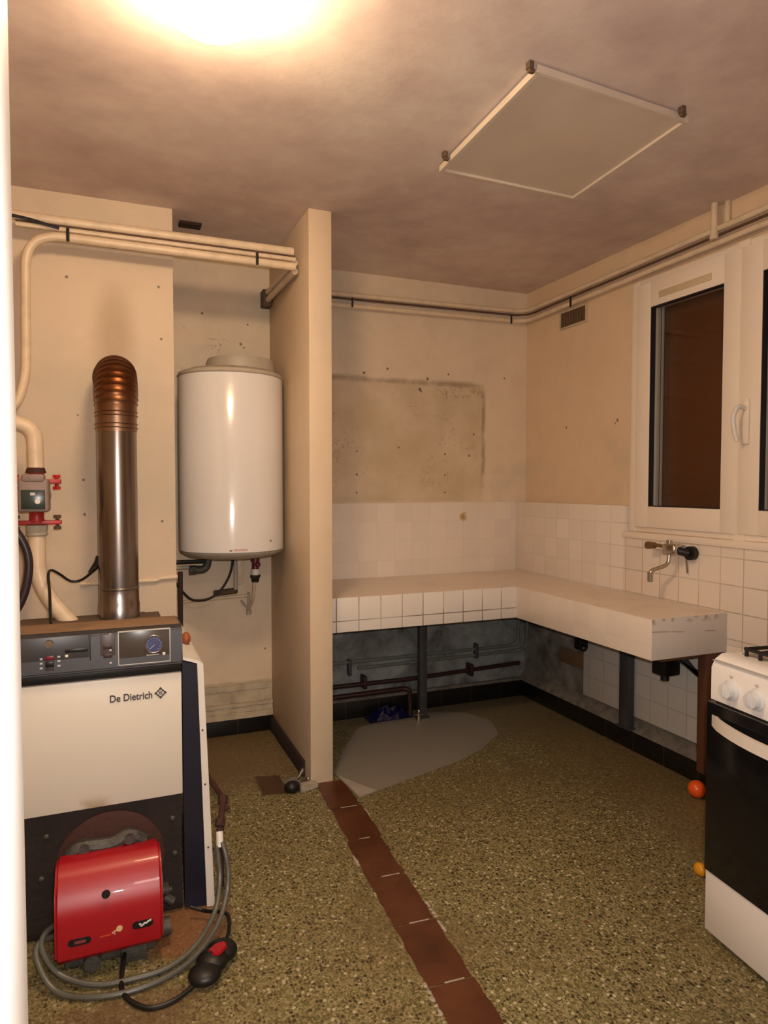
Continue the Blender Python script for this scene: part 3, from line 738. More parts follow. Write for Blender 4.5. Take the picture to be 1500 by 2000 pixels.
mb = MB(); mb.cyl((-.152, cy(.868) - .014, .868), (-.152, cy(.868), .868), .0105, .012); mb.bm.transform(bo.matrix_basis.inverted()); mb.obj('knob', M_chrome, cp, world=False)
mb = MB(); mb.box(-.118, -.052, cy(.87) - .004, cy(.87), .858, .884, .001); mb.bm.transform(bo.matrix_basis.inverted()); mb.obj('display', M_disp, cp, world=False)
for z, c_ in ((.878, M_lgrey), (.864, M_lgrey)): onpanel(-.100, -.070, z - .0018, z + .0018, 'display_bar', c_, .0045, 0)
onpanel(-.112, -.054, .838, .848, 'card_slot', M_lidb, .0035)
onpanel(-.112, -.104, .826, .833, 'led', M_white, .0035)
onpanel(-.162, -.140, .822, .834, 'rocker_switch', M_btn, .006)
onpanel(-.162, -.140, .803, .819, 'rocker_switch', M_lidb, .006)
onpanel(-.162, -.140, .795, .800, 'rocker_switch', M_maroon, .005)
for z in (.824, .812, .799):
    onpanel(-.176, -.169, z, z + .005, 'led', M_lgrey, .003, .0004); onpanel(-.132, -.124, z + .003, z + .008, 'led', M_lgrey, .003, .0004)
onpanel(-.020, .020, .792, .882, 'switch_bezel', simple('brown_bezel', (.07, .05, .05), .4), .002)
for z in (.862, .840, .815): onpanel(-.012, .012, z, z + .012, 'switch', M_maroon, .005)
for z in (.878, .833, .797): onpanel(.004, .010, z, z + .005, 'led', M_lgrey, .004, .0004)
onpanel(.030, .170, .790, .886, 'dial_window', M_smoke, .0035)
mb = MB(); Y_ = cy(.838)
for (x0, x1, z0, z1) in ((.028, .172, .885, .888), (.028, .172, .788, .791), (.027, .030, .788, .888), (.170, .173, .788, .888)):
    mb.box(x0, x1, Y_ - .006, Y_ + .004, z0, z1, .0005)
mb.bm.transform(bo.matrix_basis.inverted()); mb.obj('window_trim', M_lgrey, cp, world=False)
gx, gz = .126, .844
mb = MB(); mb.lathe([(.0235, 0), (.0240, .003), (.0005, .0035)], (gx, Y_ - .003, gz), (0, -1, 0), 32); mb.bm.transform(bo.matrix_basis.inverted()); mb.obj('gauge_dial', M_gauge, cp, world=False)
mb = MB(); ring = [(gx +   .0255 * math.cos(a), Y_ - .0065, gz + .0255 * math.sin(a)) for a in [2 * math.pi * k / 32 for k in range(33)]]
mb.tube(ring, .0022, 8); mb.bm.transform(bo.matrix_basis.inverted()); mb.obj('gauge_ring', M_chrome, cp, world=False)
mb = MB()
for k in range(11):
    a = R(-50 + k * 28); mb.box(gx + .0185 * math.cos(a) - .001, gx + .0185 * math.cos(a) + .001, Y_ - .0072, Y_ - .0064, gz + .0185 * math.sin(a) - .001, gz + .0185 * math.sin(a) + .001)
mb.tube([(gx + .002, Y_ - .0072, gz - .002), (gx - .011, Y_ - .0072, gz - .014)], .0009, 5)
mb.bm.transform(bo.matrix_basis.inverted()); mb.obj('gauge_marks', M_lgrey, cp, world=False)
onpanel(.105, .140, .8115, .8135, 'printed_line', M_lgrey, .0045, 0); onpanel(.150, .158, .809, .817, 'led', M_white, .0045, .001)
# burner door and burner
mb = MB(); mb.lathe([(.150, 0), (.150, .010), (.135, .016), (.05, .016), (.0, .016)], (.0, BY + .012, .205), (0, -1, 0), 40); mb.obj('burner_door', M_rustr, bo)
for (x, z) in ((-.17, .31), (.175, .30), (-.185, .19), (.18, .19), (.165, .08)):
    mb = MB(); mb.lathe([(.008, 0), (.008, .008), (.004, .011)], (x, BY + .012, z), (0, -1, 0), 8); mb.obj('bolt', M_alu, bo)
mb = MB(); mb.tube(spline([(-.11, BY - .03, .262), (-.075, BY - .035, .280), (0, BY - .035, .276), (.05, BY - .035, .292), (.09, BY - .03, .268)], 5), .020, 10)
mb.cyl((-.07, BY - .058, .282), (-.07, BY - .01, .282), .014); mb.cyl((.05, BY - .058, .290), (.05, BY - .01, .290), .015)
mb.cyl((0, BY, .19), (0, BY - .05, .19), .09); mb.obj('burner_flange', M_alu, bo)
# red cover: curved hood
ys = [(2.075, .272), (2.02, .281), (1.990, .277), (1.968, .258), (1.948, .232), (1.926, .200), (1.918, .165), (1.920, .07), (1.935, .054), (2.075, .050)]
mb = MB(); A = mb.prism([(y, z) for y, z in ys], 'x', -.140, .131)
sharp = [e for e in mb.bm.edges if abs(e.verts[0].co.x - e.verts[1].co.x) < 1e-5]
bmesh.ops.bevel(mb.bm, geom=sharp, offset=.008, segments=3, affect='EDGES')
bc = mb.obj('burner_cover', M_red, bo)
def oncov(build, name, mt): mb = MB(); build(mb); mb.bm.transform(bo.matrix_basis.inverted()); mb.obj(name, mt, bc, world=False)
def pill(mb, x0, x1, z0, z1, y, dep=.0015):
    r = (z1 - z0) / 2; pts = []
    for k in range(9): a = R(90 + k * 22.5); pts.append((x0 + r + r * math.cos(a), (z0 + z1) / 2 + r * math.sin(a)))
    for k in range(9): a = R(-90 + k * 22.5); pts.append((x1 - r + r * math.cos(a), (z0 + z1) / 2 + r * math.sin(a)))
    mb.prism(pts, 'y', y - dep, y + .004)
oncov(lambda m_: pill(m_, -.108, -.052, .104, .122, 1.918), 'label_plate', M_lidb)
oncov(lambda m_: pill(m_, -.093, -.064, .109, .117, 1.918, .002), 'label_plate_text', simple('label_red_grey', (.22, .05, .05), .4))
oncov(lambda m_: pill(m_, .050, .104, .112, .132, 1.918), 'label_plate', M_lidb)
def scr(m_):
    for k, (x, z) in enumerate(((.070, .124), (.074, .119), (.078, .121), (.082, .124), (.087, .124), (.091, .127), (.096, .129))): m_.box(x - .003, x + .003, 1.9155, 1.918, z - .0025, z + .0025, .0005)
oncov(scr, 'label_script', M_white)
oncov(lambda m_: m_.lathe([(.008, 0), (.008, .002), (.0, .002)], (.018, 1.919, .124), (0, -1, 0), 20), 'round_sticker', simple('cream_sticker', (.70, .50, .24), .5))
def flame(m_):
    m_.box(-.001, .008, 1.9165, 1.919, .114, .119, .0008); m_.box(.004, .011, 1.9165, 1.919, .118, .122, .0008); m_.box(.004, .008, 1.9165, 1.919, .110, .114, .0008)
oncov(flame, 'sticker_print', simple('pink_print', (.62, .30, .22), .5))
oncov(lambda m_: m_.box(-.030, -.003, 1.9168, 1.919, .111, .114), 'sticker_stripe', simple('orange_print', (.50, .06, .02), .5))
oncov(lambda m_: m_.lathe([(.011, 0), (.010, .004), (.0, .004)], (-.014, 1.924, .222), (0, -1, 0.2), 20), 'fixing_screw', M_lidb)
mb = MB(); mb.box(-.120, .115, 1.96, 2.10, .018, .052, .006); mb.cyl((-.05, 1.96, .035), (-.05, 1.93, .035), .022); mb.cyl((.085, 2.0, .045), (.155, 2.0, .05), .025); mb.box(.02, .09, 1.95, 2.02, .0, .05, .005)
mb.box(-.10, -.04, 2.0, 2.08, 0, .03, .004); mb.obj('burner_underside', M_alu, bo)
mb = MB(); mb.box(.13, .155, 2.02, 2.06, .13, .145, .002); mb.tube([(.14, 2.03, .12), (.165, 2.03, .10)], .012, 8); mb.obj('burner_fitting', M_alu, bo)
mb = MB(); mb.box(BX0, BX1, BY + .03, 2.9, 0, .03, .003); mb.obj('base_plinth', M_rust, bo)
mb = MB(); mb.cyl((.19, 2.35, .775), (.235, 2.35, .795), .008); mb.ball((.243, 2.35, .798), .022, .7, 1, 1, 16); mb.obj('valve_knob', simple('rust_orange_knob', (.30, .07, .02), .5), bo)

# leaning side casing panel
lc = thing('casing_panel', 'removed navy and white side casing leaning against the boiler flank', 'panel', (.29, 2.4, 0))
mb = MB(); mb.prism([(.209, .012), (.277, .002), (.259, .762), (.209, .776)], 'y', BY + .012, BY + .030); mb.obj('folded_flange', M_navy, lc)
mb = MB(); mb.prism([(.274, .002), (.298, .0), (.270, .765), (.257, .776), (.209, .792), (.209, .783), (.252, .768)], 'y', BY + .004, 2.78)
sk = mb.obj('skin', M_white, lc)
for z in (.19, .39, .56):
    mb = MB(); mb.lathe([(.003, 0), (.003, .002)], (.286 - z * .036, BY + .003, z), (0, -1, 0), 8)
    mb.bm.transform(lc.matrix_basis.inverted()); mb.obj('rivet', M_alu, sk, world=False)

# flue
FX, FY = .044, 2.80
fl_ = thing('flue_pipe', 'steel flue pipe rising from the boiler with a brown segmented elbow', 'flue pipe', (FX, FY, .80))
mb = MB(); mb.lathe([(.0715, .802), (.0715, 1.515), (.068, 1.515)], (FX, FY, 0), seg=64)
mb.obj('straight_pipe', M_steel, fl_)
mb = MB(); mb.lathe([(.0745, .800), (.0745, .86), (.0728, .863), (.0720, .915), (.0735, .917), (.0735, .922), (.0720, .924)], (FX, FY, 0), seg=64); mb.obj('collar', M_steel, fl_)
mb = MB(); pts = [Vector((FX, FY, 1.515)), Vector((FX, FY, 1.60))]; rad = .150
for k in range(1, 13):
    a = R(k * 7.5); pts.append(Vector((FX, FY + rad - rad * math.cos(a), 1.60 + rad * math.sin(a))))
pts.append(Vector((FX, 3.08, 1.755)))
den = []; rr = []
for i in range(len(pts) - 1):
    for j in range(4):
        den.append(pts[i].lerp(pts[i + 1], j / 4)); rr.append(.0725 + (.0034 if (j == 0 and i > 1) else 0.0) + .0035 * min(1, i / 3))
den.append(pts[-1]); rr.append(.0755)
mb.tube(den, rr, 56); mb.obj('segmented_elbow', M_bronze, fl_)
mb = MB()
for z in (1.530, 1.545, 1.576, 1.590): mb.tube([(FX + .0745 * math.cos(a), FY + .0745 * math.sin(a), z) for a in [2 * math.pi * k / 40 for k in range(41)]], .0028, 6)
mb.obj('clamp_ring', M_bronze, fl_)
mb = MB(); mb.lathe([(.088, 0), (.086, .006), (.078, .008)], (FX, 3.075, 1.757), (0, -1, 0), 48); mb.obj('wall_rosette', M_gtop, fl_)

# pump on the heating return
PX, PY = -.240, 2.86
pp = thing('circulation_pump', 'red and grey circulation pump with dark display on the left pipe', 'pump', (PX, PY, 1.15))
mb = MB(); mb.box(PX - .050, PX + .050, PY - .115, PY - .02, 1.215, 1.335, .010, 3); mb.cyl((PX, PY - .03, 1.275), (PX, PY + .02, 1.275), .05); mb.box(PX - .036, PX + .036, PY - .12, PY - .05, 1.325, 1.352, .006)
hd_ = mb.obj('motor_head', M_pgrey, pp)
mb = MB(); mb.box(PX - .040, PX + .038, PY - .119, PY - .11, 1.226, 1.296, .002); mb.bm.transform(pp.matrix_basis.inverted()); mb.obj('display', M_disp, hd_, world=False)
mb = MB(); mb.lathe([(.010, 0), (.009, .006), (.0, .006)], (PX + .014, PY - .119, 1.254), (0, -1, 0), 20); mb.bm.transform(pp.matrix_basis.inverted()); mb.obj('knob', M_white, hd_, world=False)
mb = MB(); mb.box(PX - .010, PX + .006, PY - .1195, PY - .118, 1.276, 1.286); mb.bm.transform(pp.matrix_basis.inverted()); mb.obj('display_print', M_lgrey, hd_, world=False)
mb = MB(); mb.lathe([(.030, 1.172), (.025, 1.19), (.026, 1.21), (.034, 1.222), (.036, 1.26), (.034, 1.32), (.026, 1.345), (.030, 1.362)], (PX, PY, 0), seg=28)
mb.box(PX - .085, PX + .085, PY - .022, PY + .022, 1.165, 1.180, .003); mb.box(PX - .085, PX + .085, PY - .022, PY + .022, 1.318, 1.336, .003)
mb.obj('housing', M_pred, pp)
for sx in (-1, 1):
    for z0, z1, mm in ((1.145, 1.200, M_gtop), (1.296, 1.352, M_pred)):
        mb = MB(); x = PX + sx * .070; mb.cyl((x, PY, z0), (x, PY, z1), .007, seg=10); mb.cyl((x, PY, z0), (x, PY, z0 + .012), .015, seg=6); mb.cyl((x, PY, z1 - .012), (x, PY, z1), .015, seg=6); mb.obj('flange_bolt', mm, pp)
mb = MB(); mb.cyl((PX, PY, 1.358), (PX, PY, 1.378), .036, .030); mb.obj('upper_gasket', M_rustr, pp)
rp = thing('return_pipe', 'thick cream pipe above the pump curving in from the left', 'pipe', (PX, PY, 1.37))
mb = MB(); mb.tube(rnd([(-.60, PY, 1.565), (-.36, PY, 1.555), (PX - .002, PY, 1.53), (PX, PY, 1.375)], .10, 10), .0285, 20); mb.obj('pipe', M_cream, rp)
rq = thing('boiler_pipe', 'thick cream pipe below the pump bending into the back of the boiler', 'pipe', (PX, PY, .80))
mb = MB(); mb.tube(rnd([(PX, PY, 1.150), (PX, PY, .93), (PX + .13, PY - .06, .77)], .10, 10), .0295, 20); mb.obj('pipe', M_cream, rq)
mb = MB(); mb.lathe([(.031, 1.122), (.037, 1.126), (.037, 1.134), (.034, 1.136), (.037, 1.145), (.037, 1.163)], (PX, PY, 0), seg=24); mb.obj('collar', M_capg, rq)
o = recentre(MB().tube(spline([(-.36, 2.6, 1.22), (-.31, 2.6, 1.19), (-.262, 2.6, 1.12), (-.245, 2.6, 1.04), (-.262, 2.6, .94), (-.30, 2.6, .87), (-.36, 2.6, .82)], 7), .014, 12).obj('black_hose', M_purp))
tag(o, 'thick dark purple hose bulging from behind the door frame', 'hose')
pc = thing('plug_cable', 'thin black cable rising from the boiler top to a plug beside the flue', 'cable', (-.18, 2.7, .80))
mb = MB(); mb.tube(spline([(-.175, 2.55, .80), (-.182, 2.60, .86), (-.190, 2.70, .93), (-.197, 2.75, .985), (-.190, 2.80, .997), (-.165, 2.85, .975), (-.13, 2.87, .945), (-.095, 2.87, .945), (-.060, 2.84, .972), (-.040, 2.80, 1.00)], 7), .005, 8); mb.obj('cord', M_black, pc)
mb = MB(); mb.tube([(-.060, 2.85, .975), (-.030, 2.845, 1.01), (-.02, 2.845, 1.035)], [.008, .016, .018], 12); mb.obj('plug', M_black, pc)

# flexible conduits round the burner
for i, (dz, dr, lab) in enumerate(((0, 0, 'inner grey flexible hose looping low around the red burner cover'), (0, .022, 'outer grey flexible hose looping widest around the red burner cover'))):
    P = [[(-.12, 2.05, .105), (-.165, 2.00, .108), (-.172, 1.965, .085), (-.13, 1.925, .035), (-.05, 1.883, .013), (.036, 1.868, .011), (.14, 1.876, .012), (.22, 1.925, .025), (.282, 2.007, .055), (.305, 2.065, .11), (.305, 2.09, .17), (.302, 2.10, .20)],
         [(-.12, 2.03, .075), (-.178, 1.985, .095), (-.182, 1.95, .065), (-.135, 1.89, .015), (-.04, 1.836, .010), (.08, 1.828, .010), (.19, 1.87, .014), (.275, 1.955, .035), (.318, 2.03, .075), (.330, 2.06, .13), (.326, 2.08, .18), (.318, 2.10, .21)]][i]
    o = recentre(MB().tube(spline(P, 8), .0075, 10).obj('flexible_hose', M_cond)); tag(o, lab, 'hose')
fc = thing('hose_fitting', 'small dark pipe fitting with pale sleeve at the hose ends beside the leaning casing', 'fitting', (.33, 2.2, .2))
mb = MB(); mb.cyl((.312, 2.10, .195), (.314, 2.12, .235), .011); mb.obj('sleeve', M_white, fc)
mb = MB(); mb.cyl((.314, 2.12, .23), (.338, 2.20, .30), .010); mb.cyl((.316, 2.13, .245), (.322, 2.145, .262), .016, seg=6); mb.cyl((.336, 2.195, .285), (.340, 2.21, .305), .016, seg=6); mb.cyl((.33, 2.18, .27), (.355, 2.18, .28), .008); mb.cyl((.338, 2.20, .30), (.31, 2.45, .30), .009)
mb.cyl((.33, 2.18, .27), (.335, 2.22, .0), .007); mb.obj('joint', M_rustr, fc)
pg = thing('power_plug', 'black rounded plug with red centre lying on the terrazzo before the boiler', 'plug', (.255, 1.85, 0))
mb = MB(); mb.ball((.225, 1.80, .022), .044, 1.0, .95, .50, 24); mb.ball((.250, 1.838, .026), .044, 1.0, .95, .58, 24); mb.ball((.278, 1.868, .026), .044, 1.0, .95, .58, 24); mb.obj('plug_body', M_black, pg)
mb = MB(); mb.prism([(.240, 1.848), (.250, 1.822), (.268, 1.818), (.290, 1.842), (.288, 1.868), (.262, 1.866)], 'z', .046, .054)
bmesh.ops.bevel(mb.bm, geom=mb.bm.edges[:], offset=.003, segments=2, affect='EDGES'); mb.obj('red_cap', M_red, pg)
o = recentre(MB().tube(spline([(.03, 1.95, .03), (.02, 1.86, .010), (.035, 1.80, .008), (.08, 1.752, .007), (.14, 1.752, .007), (.20, 1.785, .012), (.225, 1.80, .02)], 8), .0065, 8).obj('floor_cable', M_black)); tag(o, 'black cable curving over the floor into the left side of the plug', 'cable')
o = recentre(MB().tube(spline([(.295, 1.90, .03), (.312, 1.94, .035), (.312, 1.99, .05), (.26, 2.06, .03), (.22, 2.08, .04)], 8), .0055, 8).obj('floor_cable', M_black)); tag(o, 'short black cable rising from the far side of the plug under the hoses', 'cable')

# rubble by the partition foot
rb = thing('pipe_remnant', 'dark capped pipe stub with chrome bits at the foot of the partition', 'pipe fitting', (.74, 2.80, 0))
mb = MB(); mb.ball((.722, 2.805, .022), .034, 1.0, .9, .75, 16, .05); mb.obj('dark_cap', M_black, rb)
mb = MB(); mb.tube(rnd([(.735, 2.86, .012), (.765, 2.86, .035), (.785, 2.86, .07)], .02), .009, 10); mb.ball((.80, 2.83, .035), .009, seg=12); mb.ball((.755, 2.815, .02), .010, seg=12); mb.obj('chrome_elbow', M_chrome, rb)
mb = MB(); mb.ball((.745, 2.87, .015), .034, 1.2, .8, .5, 16, .12); mb.obj('mortar_lump', M_grime, rb)
mb = MB(); mb.prism([(.752, 2.772), (.838, 2.80), (.835, 2.838), (.76, 2.835)], 'z', 0, .022)
bmesh.ops.bevel(mb.bm, geom=mb.bm.edges[:], offset=.004, segments=2, affect='EDGES')
o = recentre(mb.obj('mortar_slab', M_mort)); tag(o, 'pale broken slab of mortar against the front of the partition', 'rubble')

# ---------------------------------------------------------------- tiled worktop (L shape)
TZ, BZ = .792, .632
wt = thing('worktop', 'tiled masonry worktop running round the far corner below the window', 'worktop', (2.1, 3.2, BZ))
CX, CYY, CE = 1.95, 2.97, 2.03
core = [(.922, CYY + .008), (CX + .008, CYY + .008), (CX + .008, CE + .004), (2.344, CE + .004), (2.344, YB - .013), (.922, YB - .013)]
mb = MB(); mb.prism(core, 'z', BZ + .004, TZ - .006); mb.obj('slab', M_grime, wt)
mb = MB(); mb.prism([(.922, CYY), (CX, CYY), (CX, CE), (2.344, CE), (2.344, YB - .013), (.922, YB - .013)], 'z', TZ - .006, TZ); mb.obj('top_surface', M_wtop, wt)
# tiled faces are modelled in the thing's frame; tile joints follow the wall grid
def wface(mb, name, mt):
    o = mb.obj(name, mt, None); o.parent = wt; o.location = -wt.location; return o
mb = MB(); mb.box(.920, CX, CYY - .001, CYY + .008, BZ, TZ - .0005, .001); wface(mb, 'front_tiles', M_tf)
mb = MB(); mb.box(CX - .001, CX + .008, CE, CYY, BZ, TZ - .0005, .001); wface(mb, 'side_tiles', M_ts)
mb = MB(); mb.box(CX, 2.345, CE - .003, CE + .004, BZ, TZ - .0005, .001); wface(mb, 'end_face', M_wend)
# supports
sp_ = thing('support_post', 'grey steel post under the middle of the back worktop', 'post', (1.64, 3.44, 0))
mb = MB(); mb.box(1.618, 1.662, 3.42, 3.46, .0, BZ + .003, .003); mb.obj('upright', M_post, sp_)
mb = MB(); mb.box(1.60, 1.68, 3.41, 3.47, 0, .006); mb.obj('foot_plate', M_post, sp_)
sp2_ = thing('support_post', 'grey steel post against the tiled lower wall on the right', 'post', (2.36, 2.64, 0))
mb = MB(); mb.box(2.355, 2.394, 2.60, 2.665, .118, BZ + .003, .003); mb.obj('upright', M_post, sp2_)
mb = MB(); mb.box(2.35, 2.42, 2.59, 2.68, .112, .120); mb.obj('foot_plate', M_post, sp2_)
mb = MB(); mb.box(2.02, 2.246, 2.050, 2.080, BZ - .018, BZ + .003, .002)
sb = thing('wooden_support', 'reddish brown wooden panel carrying the free end of the worktop', 'support', (2.3, 2.1, 0))
mb.obj('rail', M_wood, sb)
mb = MB(); mb.box(2.247, 2.342, 2.040, 2.080, .13, BZ - .002, .002); mb.obj('panel', M_wood, sb)
mb = MB(); mb.prism([(2.17, .600), (2.22, .600), (2.40, .42), (2.40, .47)], 'y', 2.115, 2.15); mb.obj('brace', M_post, sb)
tr_ = thing('waste_trap', 'black plastic waste trap under the free end of the worktop', 'trap', (2.24, 2.28, .46))
mb = MB(); mb.box(2.245, 2.335, 2.255, 2.335, .475, .585, .008); mb.cyl((2.27, 2.28, .48), (2.27, 2.28, .455), .018); mb.obj('trap_body', M_black, tr_)
mb = MB(); mb.tube(rnd([(2.26, 2.33, .55), (2.20, 2.46, .585), (2.12, 2.50, .632)], .05), .016, 12); mb.obj('outlet_pipe', M_gtop, tr_)
jb = thing('pipe_valve', 'small black stop valve under the worktop near the far corner', 'valve', (2.33, 2.95, .44))
mb = MB(); mb.box(2.31, 2.365, 2.91, 2.965, .44, .50, .008); mb.ball((2.325, 2.90, .455), .020, seg=14); mb.cyl((2.34, 2.94, .5), (2.34, 2.94, .54), .010); mb.obj('valve_body', M_black, jb)
o = recentre(MB().tube(rnd([(2.36, 2.92, .52), (2.36, 2.40, .55), (2.34, 2.34, .55)], .03), .011, 10).obj('waste_pipe', M_gpipe)); tag(o, 'grey pipe running along the right wall from the valve to the black trap', 'pipe')
# pipes on the back wall under the worktop
gp = thing('supply_pipes', 'grey painted pipes along the back wall stepping up in the corner under the worktop', 'pipes', (2.3, 3.5, .3))
mb = MB(); mb.tube(rnd([(.925, 3.565, .325), (2.30, 3.565, .325), (2.345, 3.55, .34), (2.345, 3.53, .575), (2.37, 3.45, .590), (2.37, 2.97, .590)], .06, 8), .0095, 10); mb.obj('pipe', M_gpipe, gp)
mb = MB(); mb.tube(rnd([(1.30, 3.568, .285), (2.34, 3.568, .290), (2.385, 3.52, .31), (2.385, 3.50, .545), (2.388, 3.40, .555), (2.388, 2.99, .555)], .05, 8), .0095, 10); mb.obj('pipe', M_gpipe, gp)
for (x, z) in ((1.24, .28), (2.05, .30)):
    mb = MB(); mb.box(x, x + .018, 3.548, 3.588, z - .03, z + .06, .003); mb.obj('wall_clip', M_post, gp)
rd = thing('drain_pipes', 'dull red pipes running low along the back wall behind the grey post', 'pipes', (1.3, 3.5, .1))
mb = MB(); mb.tube(rnd([(.925, 3.535, .205), (1.60, 3.535, .200), (2.36, 3.555, .215)], .06, 8), .0125, 10); mb.obj('pipe', M_redpipe, rd)
mb = MB(); mb.tube(rnd([(.925, 3.50, .155), (1.555, 3.50, .160), (1.585, 3.49, .150), (1.588, 3.485, .0)], .045, 8), .0135, 10); mb.obj('pipe', M_redpipe, rd)
for x in (1.32, 2.0): 
    mb = MB(); mb.box(x, x + .02, 3.52, 3.588, .175, .245, .003); mb.obj('wall_clip', M_redpipe, rd)
o = recentre(MB().box(2.412, 2.419, 3.0, 3.22, .300, .385, .002).obj('wall_patch', M_vent)); tag(o, 'brown rectangular patch low on the right wall beside the white tiles', 'patch')

# tap on the right wall
TY = 2.262
tp = thing('wall_tap', 'chrome wall mixer tap with a swan spout under the window', 'tap', (2.30, TY, 1.03))
mb = MB(); mb.cyl((2.346, TY - .005, 1.035), (2.285, TY - .005, 1.035), .016); mb.box(2.262, 2.322, TY - .030, TY + .045, 1.008, 1.058, .012, 3)
mb.cyl((2.29, TY + .025, 1.06), (2.29, TY + .025, 1.072), .013); mb.obj('tap_body', M_chrome, tp)
mb = MB(); mb.cyl((2.346, TY - .055, 1.020), (2.32, TY - .055, 1.020), .030); mb.cyl((2.325, TY - .05, 1.02), (2.29, TY - .02, 1.03), .018); mb.obj('black_escutcheon', M_black, tp)
mb = MB(); mb.cyl((2.29, TY + .03, 1.040), (2.285, TY + .115, 1.046), .008); mb.cyl((2.286, TY + .105, 1.043), (2.284, TY + .150, 1.040), .014, .018, 12); mb.obj('lever', M_brass, tp)
mb = MB(); mb.tube(rnd([(2.28, TY + .015, 1.012), (2.275, TY + .015, .965), (2.24, TY + .075, .935), (2.235, TY + .078, .925)], .02, 6), .0085, 12)
mb.cyl((2.235, TY + .078, .928), (2.235, TY + .078, .885), .0125, .0125); mb.obj('spout', M_chrome, tp)
mb = MB(); mb.tube([(2.33, TY - .03, 1.008), (2.335, TY - .035, .93)], .004, 8); mb.obj('rod', M_chrome, tp)

# ---------------------------------------------------------------- floor bits
mb = MB(); sheet = [(.945, 2.92), (.968, 2.64), (1.25, 2.735), (1.53, 2.82), (1.72, 2.91), (1.90, 3.05), (1.97, 3.25), (1.90, 3.42), (1.72, 3.50), (1.5, 3.49), (1.25, 3.42), (1.10, 3.20)]
mb.prism(sheet, 'z', .0005, .0035)
sh_ = mb.obj('floor_sheet', M_sheet)
fo = MB().prism([(.950, 2.88), (.970, 2.645), (1.055, 2.672)], 'z', .0036, .0060).obj('turned_corner', M_mortl)
fo.parent = sh_; o = sh_
tag(o, 'thin grey vinyl sheet lying on the floor under the back worktop', 'sheet')
def crumple(c, sx, sy, sz, n, mt, name):
    b = bmesh.new(); bmesh.ops.create_grid(b, x_segments=n, y_segments=n, size=.5)
    for v in b.verts:
        x, y = v.co.x, v.co.y
        fall = max(0, 1 - (4 * (x * x + y * y)) ** 1.2)
        v.co = Vector((c[0] + x * sx, c[1] + y * sy, c[2] + sz * fall * (0.35 + .65 * random.random())))
    r = bmesh.ops.extrude_face_region(b, geom=b.faces[:])
    for v in [g for g in r['geom'] if isinstance(g, bmesh.types.BMVert)]: v.co.z += .0015
    mb = MB(); mb._merge(b); return mb.obj(name, mt, ang=20)
o = recentre(crumple((1.46, 3.50, .006), .26, .10, .075, 12, M_blue, 'plastic_bag')); tag(o, 'crumpled deep blue plastic bag on the floor near the back skirting', 'bag')
sb_ = thing('glint_stub', 'tiny chrome stub added for a sparkle beside the blue bag', 'fitting', (1.60, 3.42, 0))
mb = MB(); mb.ball((1.60, 3.40, .055), .014, seg=14); mb.cyl((1.60, 3.40, .045), (1.60, 3.40, .005), .010, .016); mb.obj('stub_body', M_chrome, sb_)  # chrome stub put in to give a flash sparkle
mb = MB(); mb.cyl((1.575, 3.40, .035), (1.628, 3.40, .035), .006); mb.obj('wing', M_chrome, sb_)
bl = thing('orange_ball', 'bright orange rubber ball on the floor behind the stove', 'ball', (2.285, 2.11, 0))
mb = MB(); mb.ball((2.285, 2.11, .036), .036, seg=32); mb.obj('ball_skin', M_orange, bl)
o = recentre(MB().ball((1.832, 1.672, .022), .022, .8, 1.1, 1.0, 20).obj('plastic_cap', M_yel)); tag(o, 'small amber plastic cap on the floor by the oven drawer', 'ball')  # plastic cap, simplified to a rounded lump

# ---------------------------------------------------------------- stove
SZ = R(-6.2)
st_ = thing('stove', 'white freestanding gas stove with black oven door', 'stove', (1.610, 1.442, 0), SZ)
W, D, HT = .50, .60, .828
def sp_obj(mb, name, mt, par=None): return mb.obj(name, mt, par or st_, world=False)
mb = MB(); mb.box(.012, D, -W, 0, .03, .80, .004); sp_obj(mb, 'body', M_stove)
mb = MB(); mb.prism([(.0, .697), (.0, .790), (.012, .812), (.035, .826), (.06, .828), (.06, .697)], 'y', -W, 0)
cpn = sp_obj(mb, 'control_panel', M_stove)
mb = MB(); mb.box(.045, D, -W, 0, .796, .828, .012, 3); sp_obj(mb, 'hob', M_stove)
mb = MB(); mb.box(-.001, .03, -W + .004, -.004, .818 - .008, .8125 - .001); 
sp_obj(mb, 'seam', M_lgrey, cpn)
mb = MB(); mb.box(.075, D - .03, -W + .03, -.03, .826, .831, .004); sp_obj(mb, 'hob_tray', M_hob)
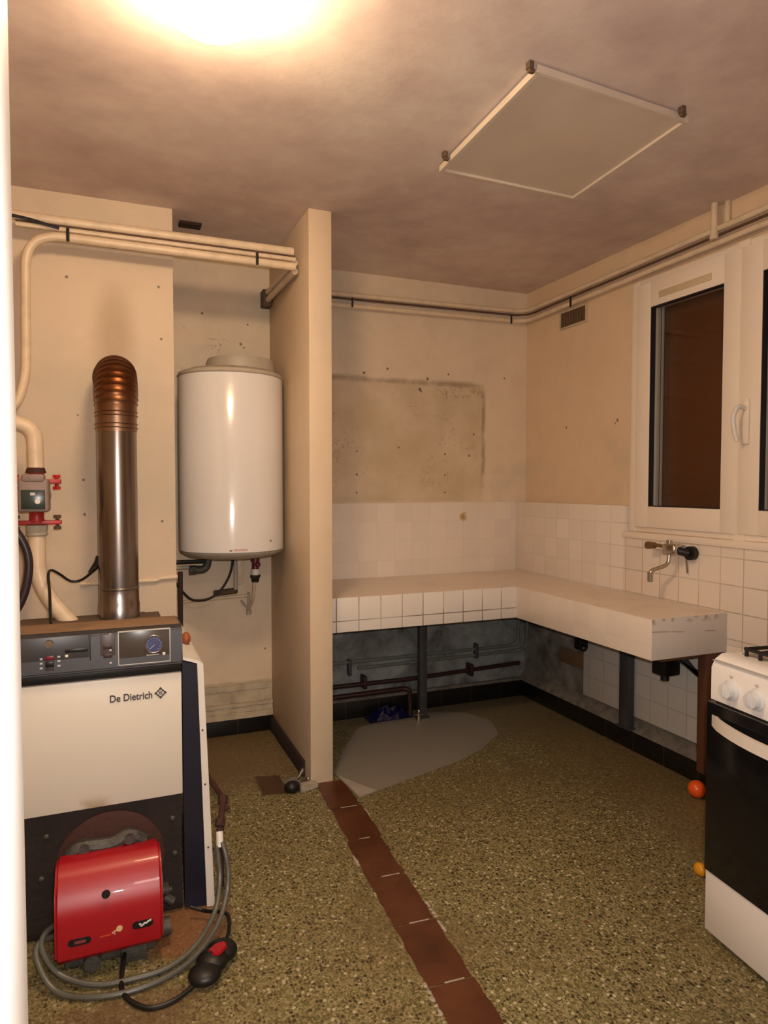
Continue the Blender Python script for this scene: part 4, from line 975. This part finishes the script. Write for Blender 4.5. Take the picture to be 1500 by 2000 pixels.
for i, yy in enumerate((-.03 - .1, -.03 - .32)):
    mb = MB()
    for k in range(4):
        y = yy + .07 - k * .048; mb.tube(rnd([(.065, y, .830), (.065, y, .850), (.55, y, .850), (.55, y, .830)], .02), .0055, 8)
    mb.tube([(.065, yy + .075, .850), (.065, yy - .08, .850)], .0055, 8); mb.tube([(.33, yy + .075, .850), (.33, yy - .08, .850)], .0055, 8); mb.tube([(.55, yy + .075, .850), (.55, yy - .08, .850)], .0055, 8)
    sp_obj(mb, 'pan_grate', M_black)
    for xx in (.21, .44):
        mb = MB(); mb.lathe([(.045, .830), (.042, .840), (.028, .842), (.026, .850), (.0, .851)], (xx, yy, 0), seg=28); sp_obj(mb, 'burner', M_ctl)
for i in range(5):
    y = -.075 - i * .088; mb = MB(); mb.lathe([(.030, 0), (.028, .006), (.023, .008), (.021, .024), (.0, .025)], (.0, y, .742), (-1, 0, 0), 28); mb.box(-.030, -.008, y - .004, y + .004, .726, .758, .002)
    kk = sp_obj(mb, 'knob', M_knob, cpn)
    mb = MB(); mb.box(-.0008, .002, y - .006, y + .006, .775, .783); sp_obj(mb, 'knob_mark', M_lgrey, cpn)
mb = MB(); mb.box(-.016, .012, -W + .002, -.002, .200, .693, .003); dr = sp_obj(mb, 'oven_door', M_sdoor)
hy = [(-.016, -.022, .642)] + [(-.016 - .050 * math.sin(math.pi * (k / 12)) ** .7, -.022 - (W - .044) * k / 12, .642) for k in range(1, 12)] + [(-.016, -W + .022, .642)]
mb = MB(); pts = [Vector(p) for p in hy]; z0, z1 = .627, .659
A = []
for p in pts: A.append([mb.bm.verts.new((p.x, p.y, z0)), mb.bm.verts.new((p.x, p.y, z1)), mb.bm.verts.new((p.x + .012, p.y, z1)), mb.bm.verts.new((p.x + .012, p.y, z0))])
for a, b in zip(A, A[1:]):
    for k in range(4): mb.bm.faces.new((a[k], a[(k + 1) % 4], b[(k + 1) % 4], b[k]))
mb.bm.faces.new(A[0]); mb.bm.faces.new(A[-1][::-1]); sp_obj(mb, 'door_handle', M_shand, dr)
mb = MB(); mb.box(-.010, .012, -W + .001, -.001, .020, .197, .003); sp_obj(mb, 'drawer_front', M_stove)
for (x, y) in ((.05, -.04), (.05, -W + .04), (D - .05, -.04), (D - .05, -W + .04)):
    mb = MB(); mb.cyl((x, y, 0), (x, y, .032), .018); sp_obj(mb, 'foot', M_black)
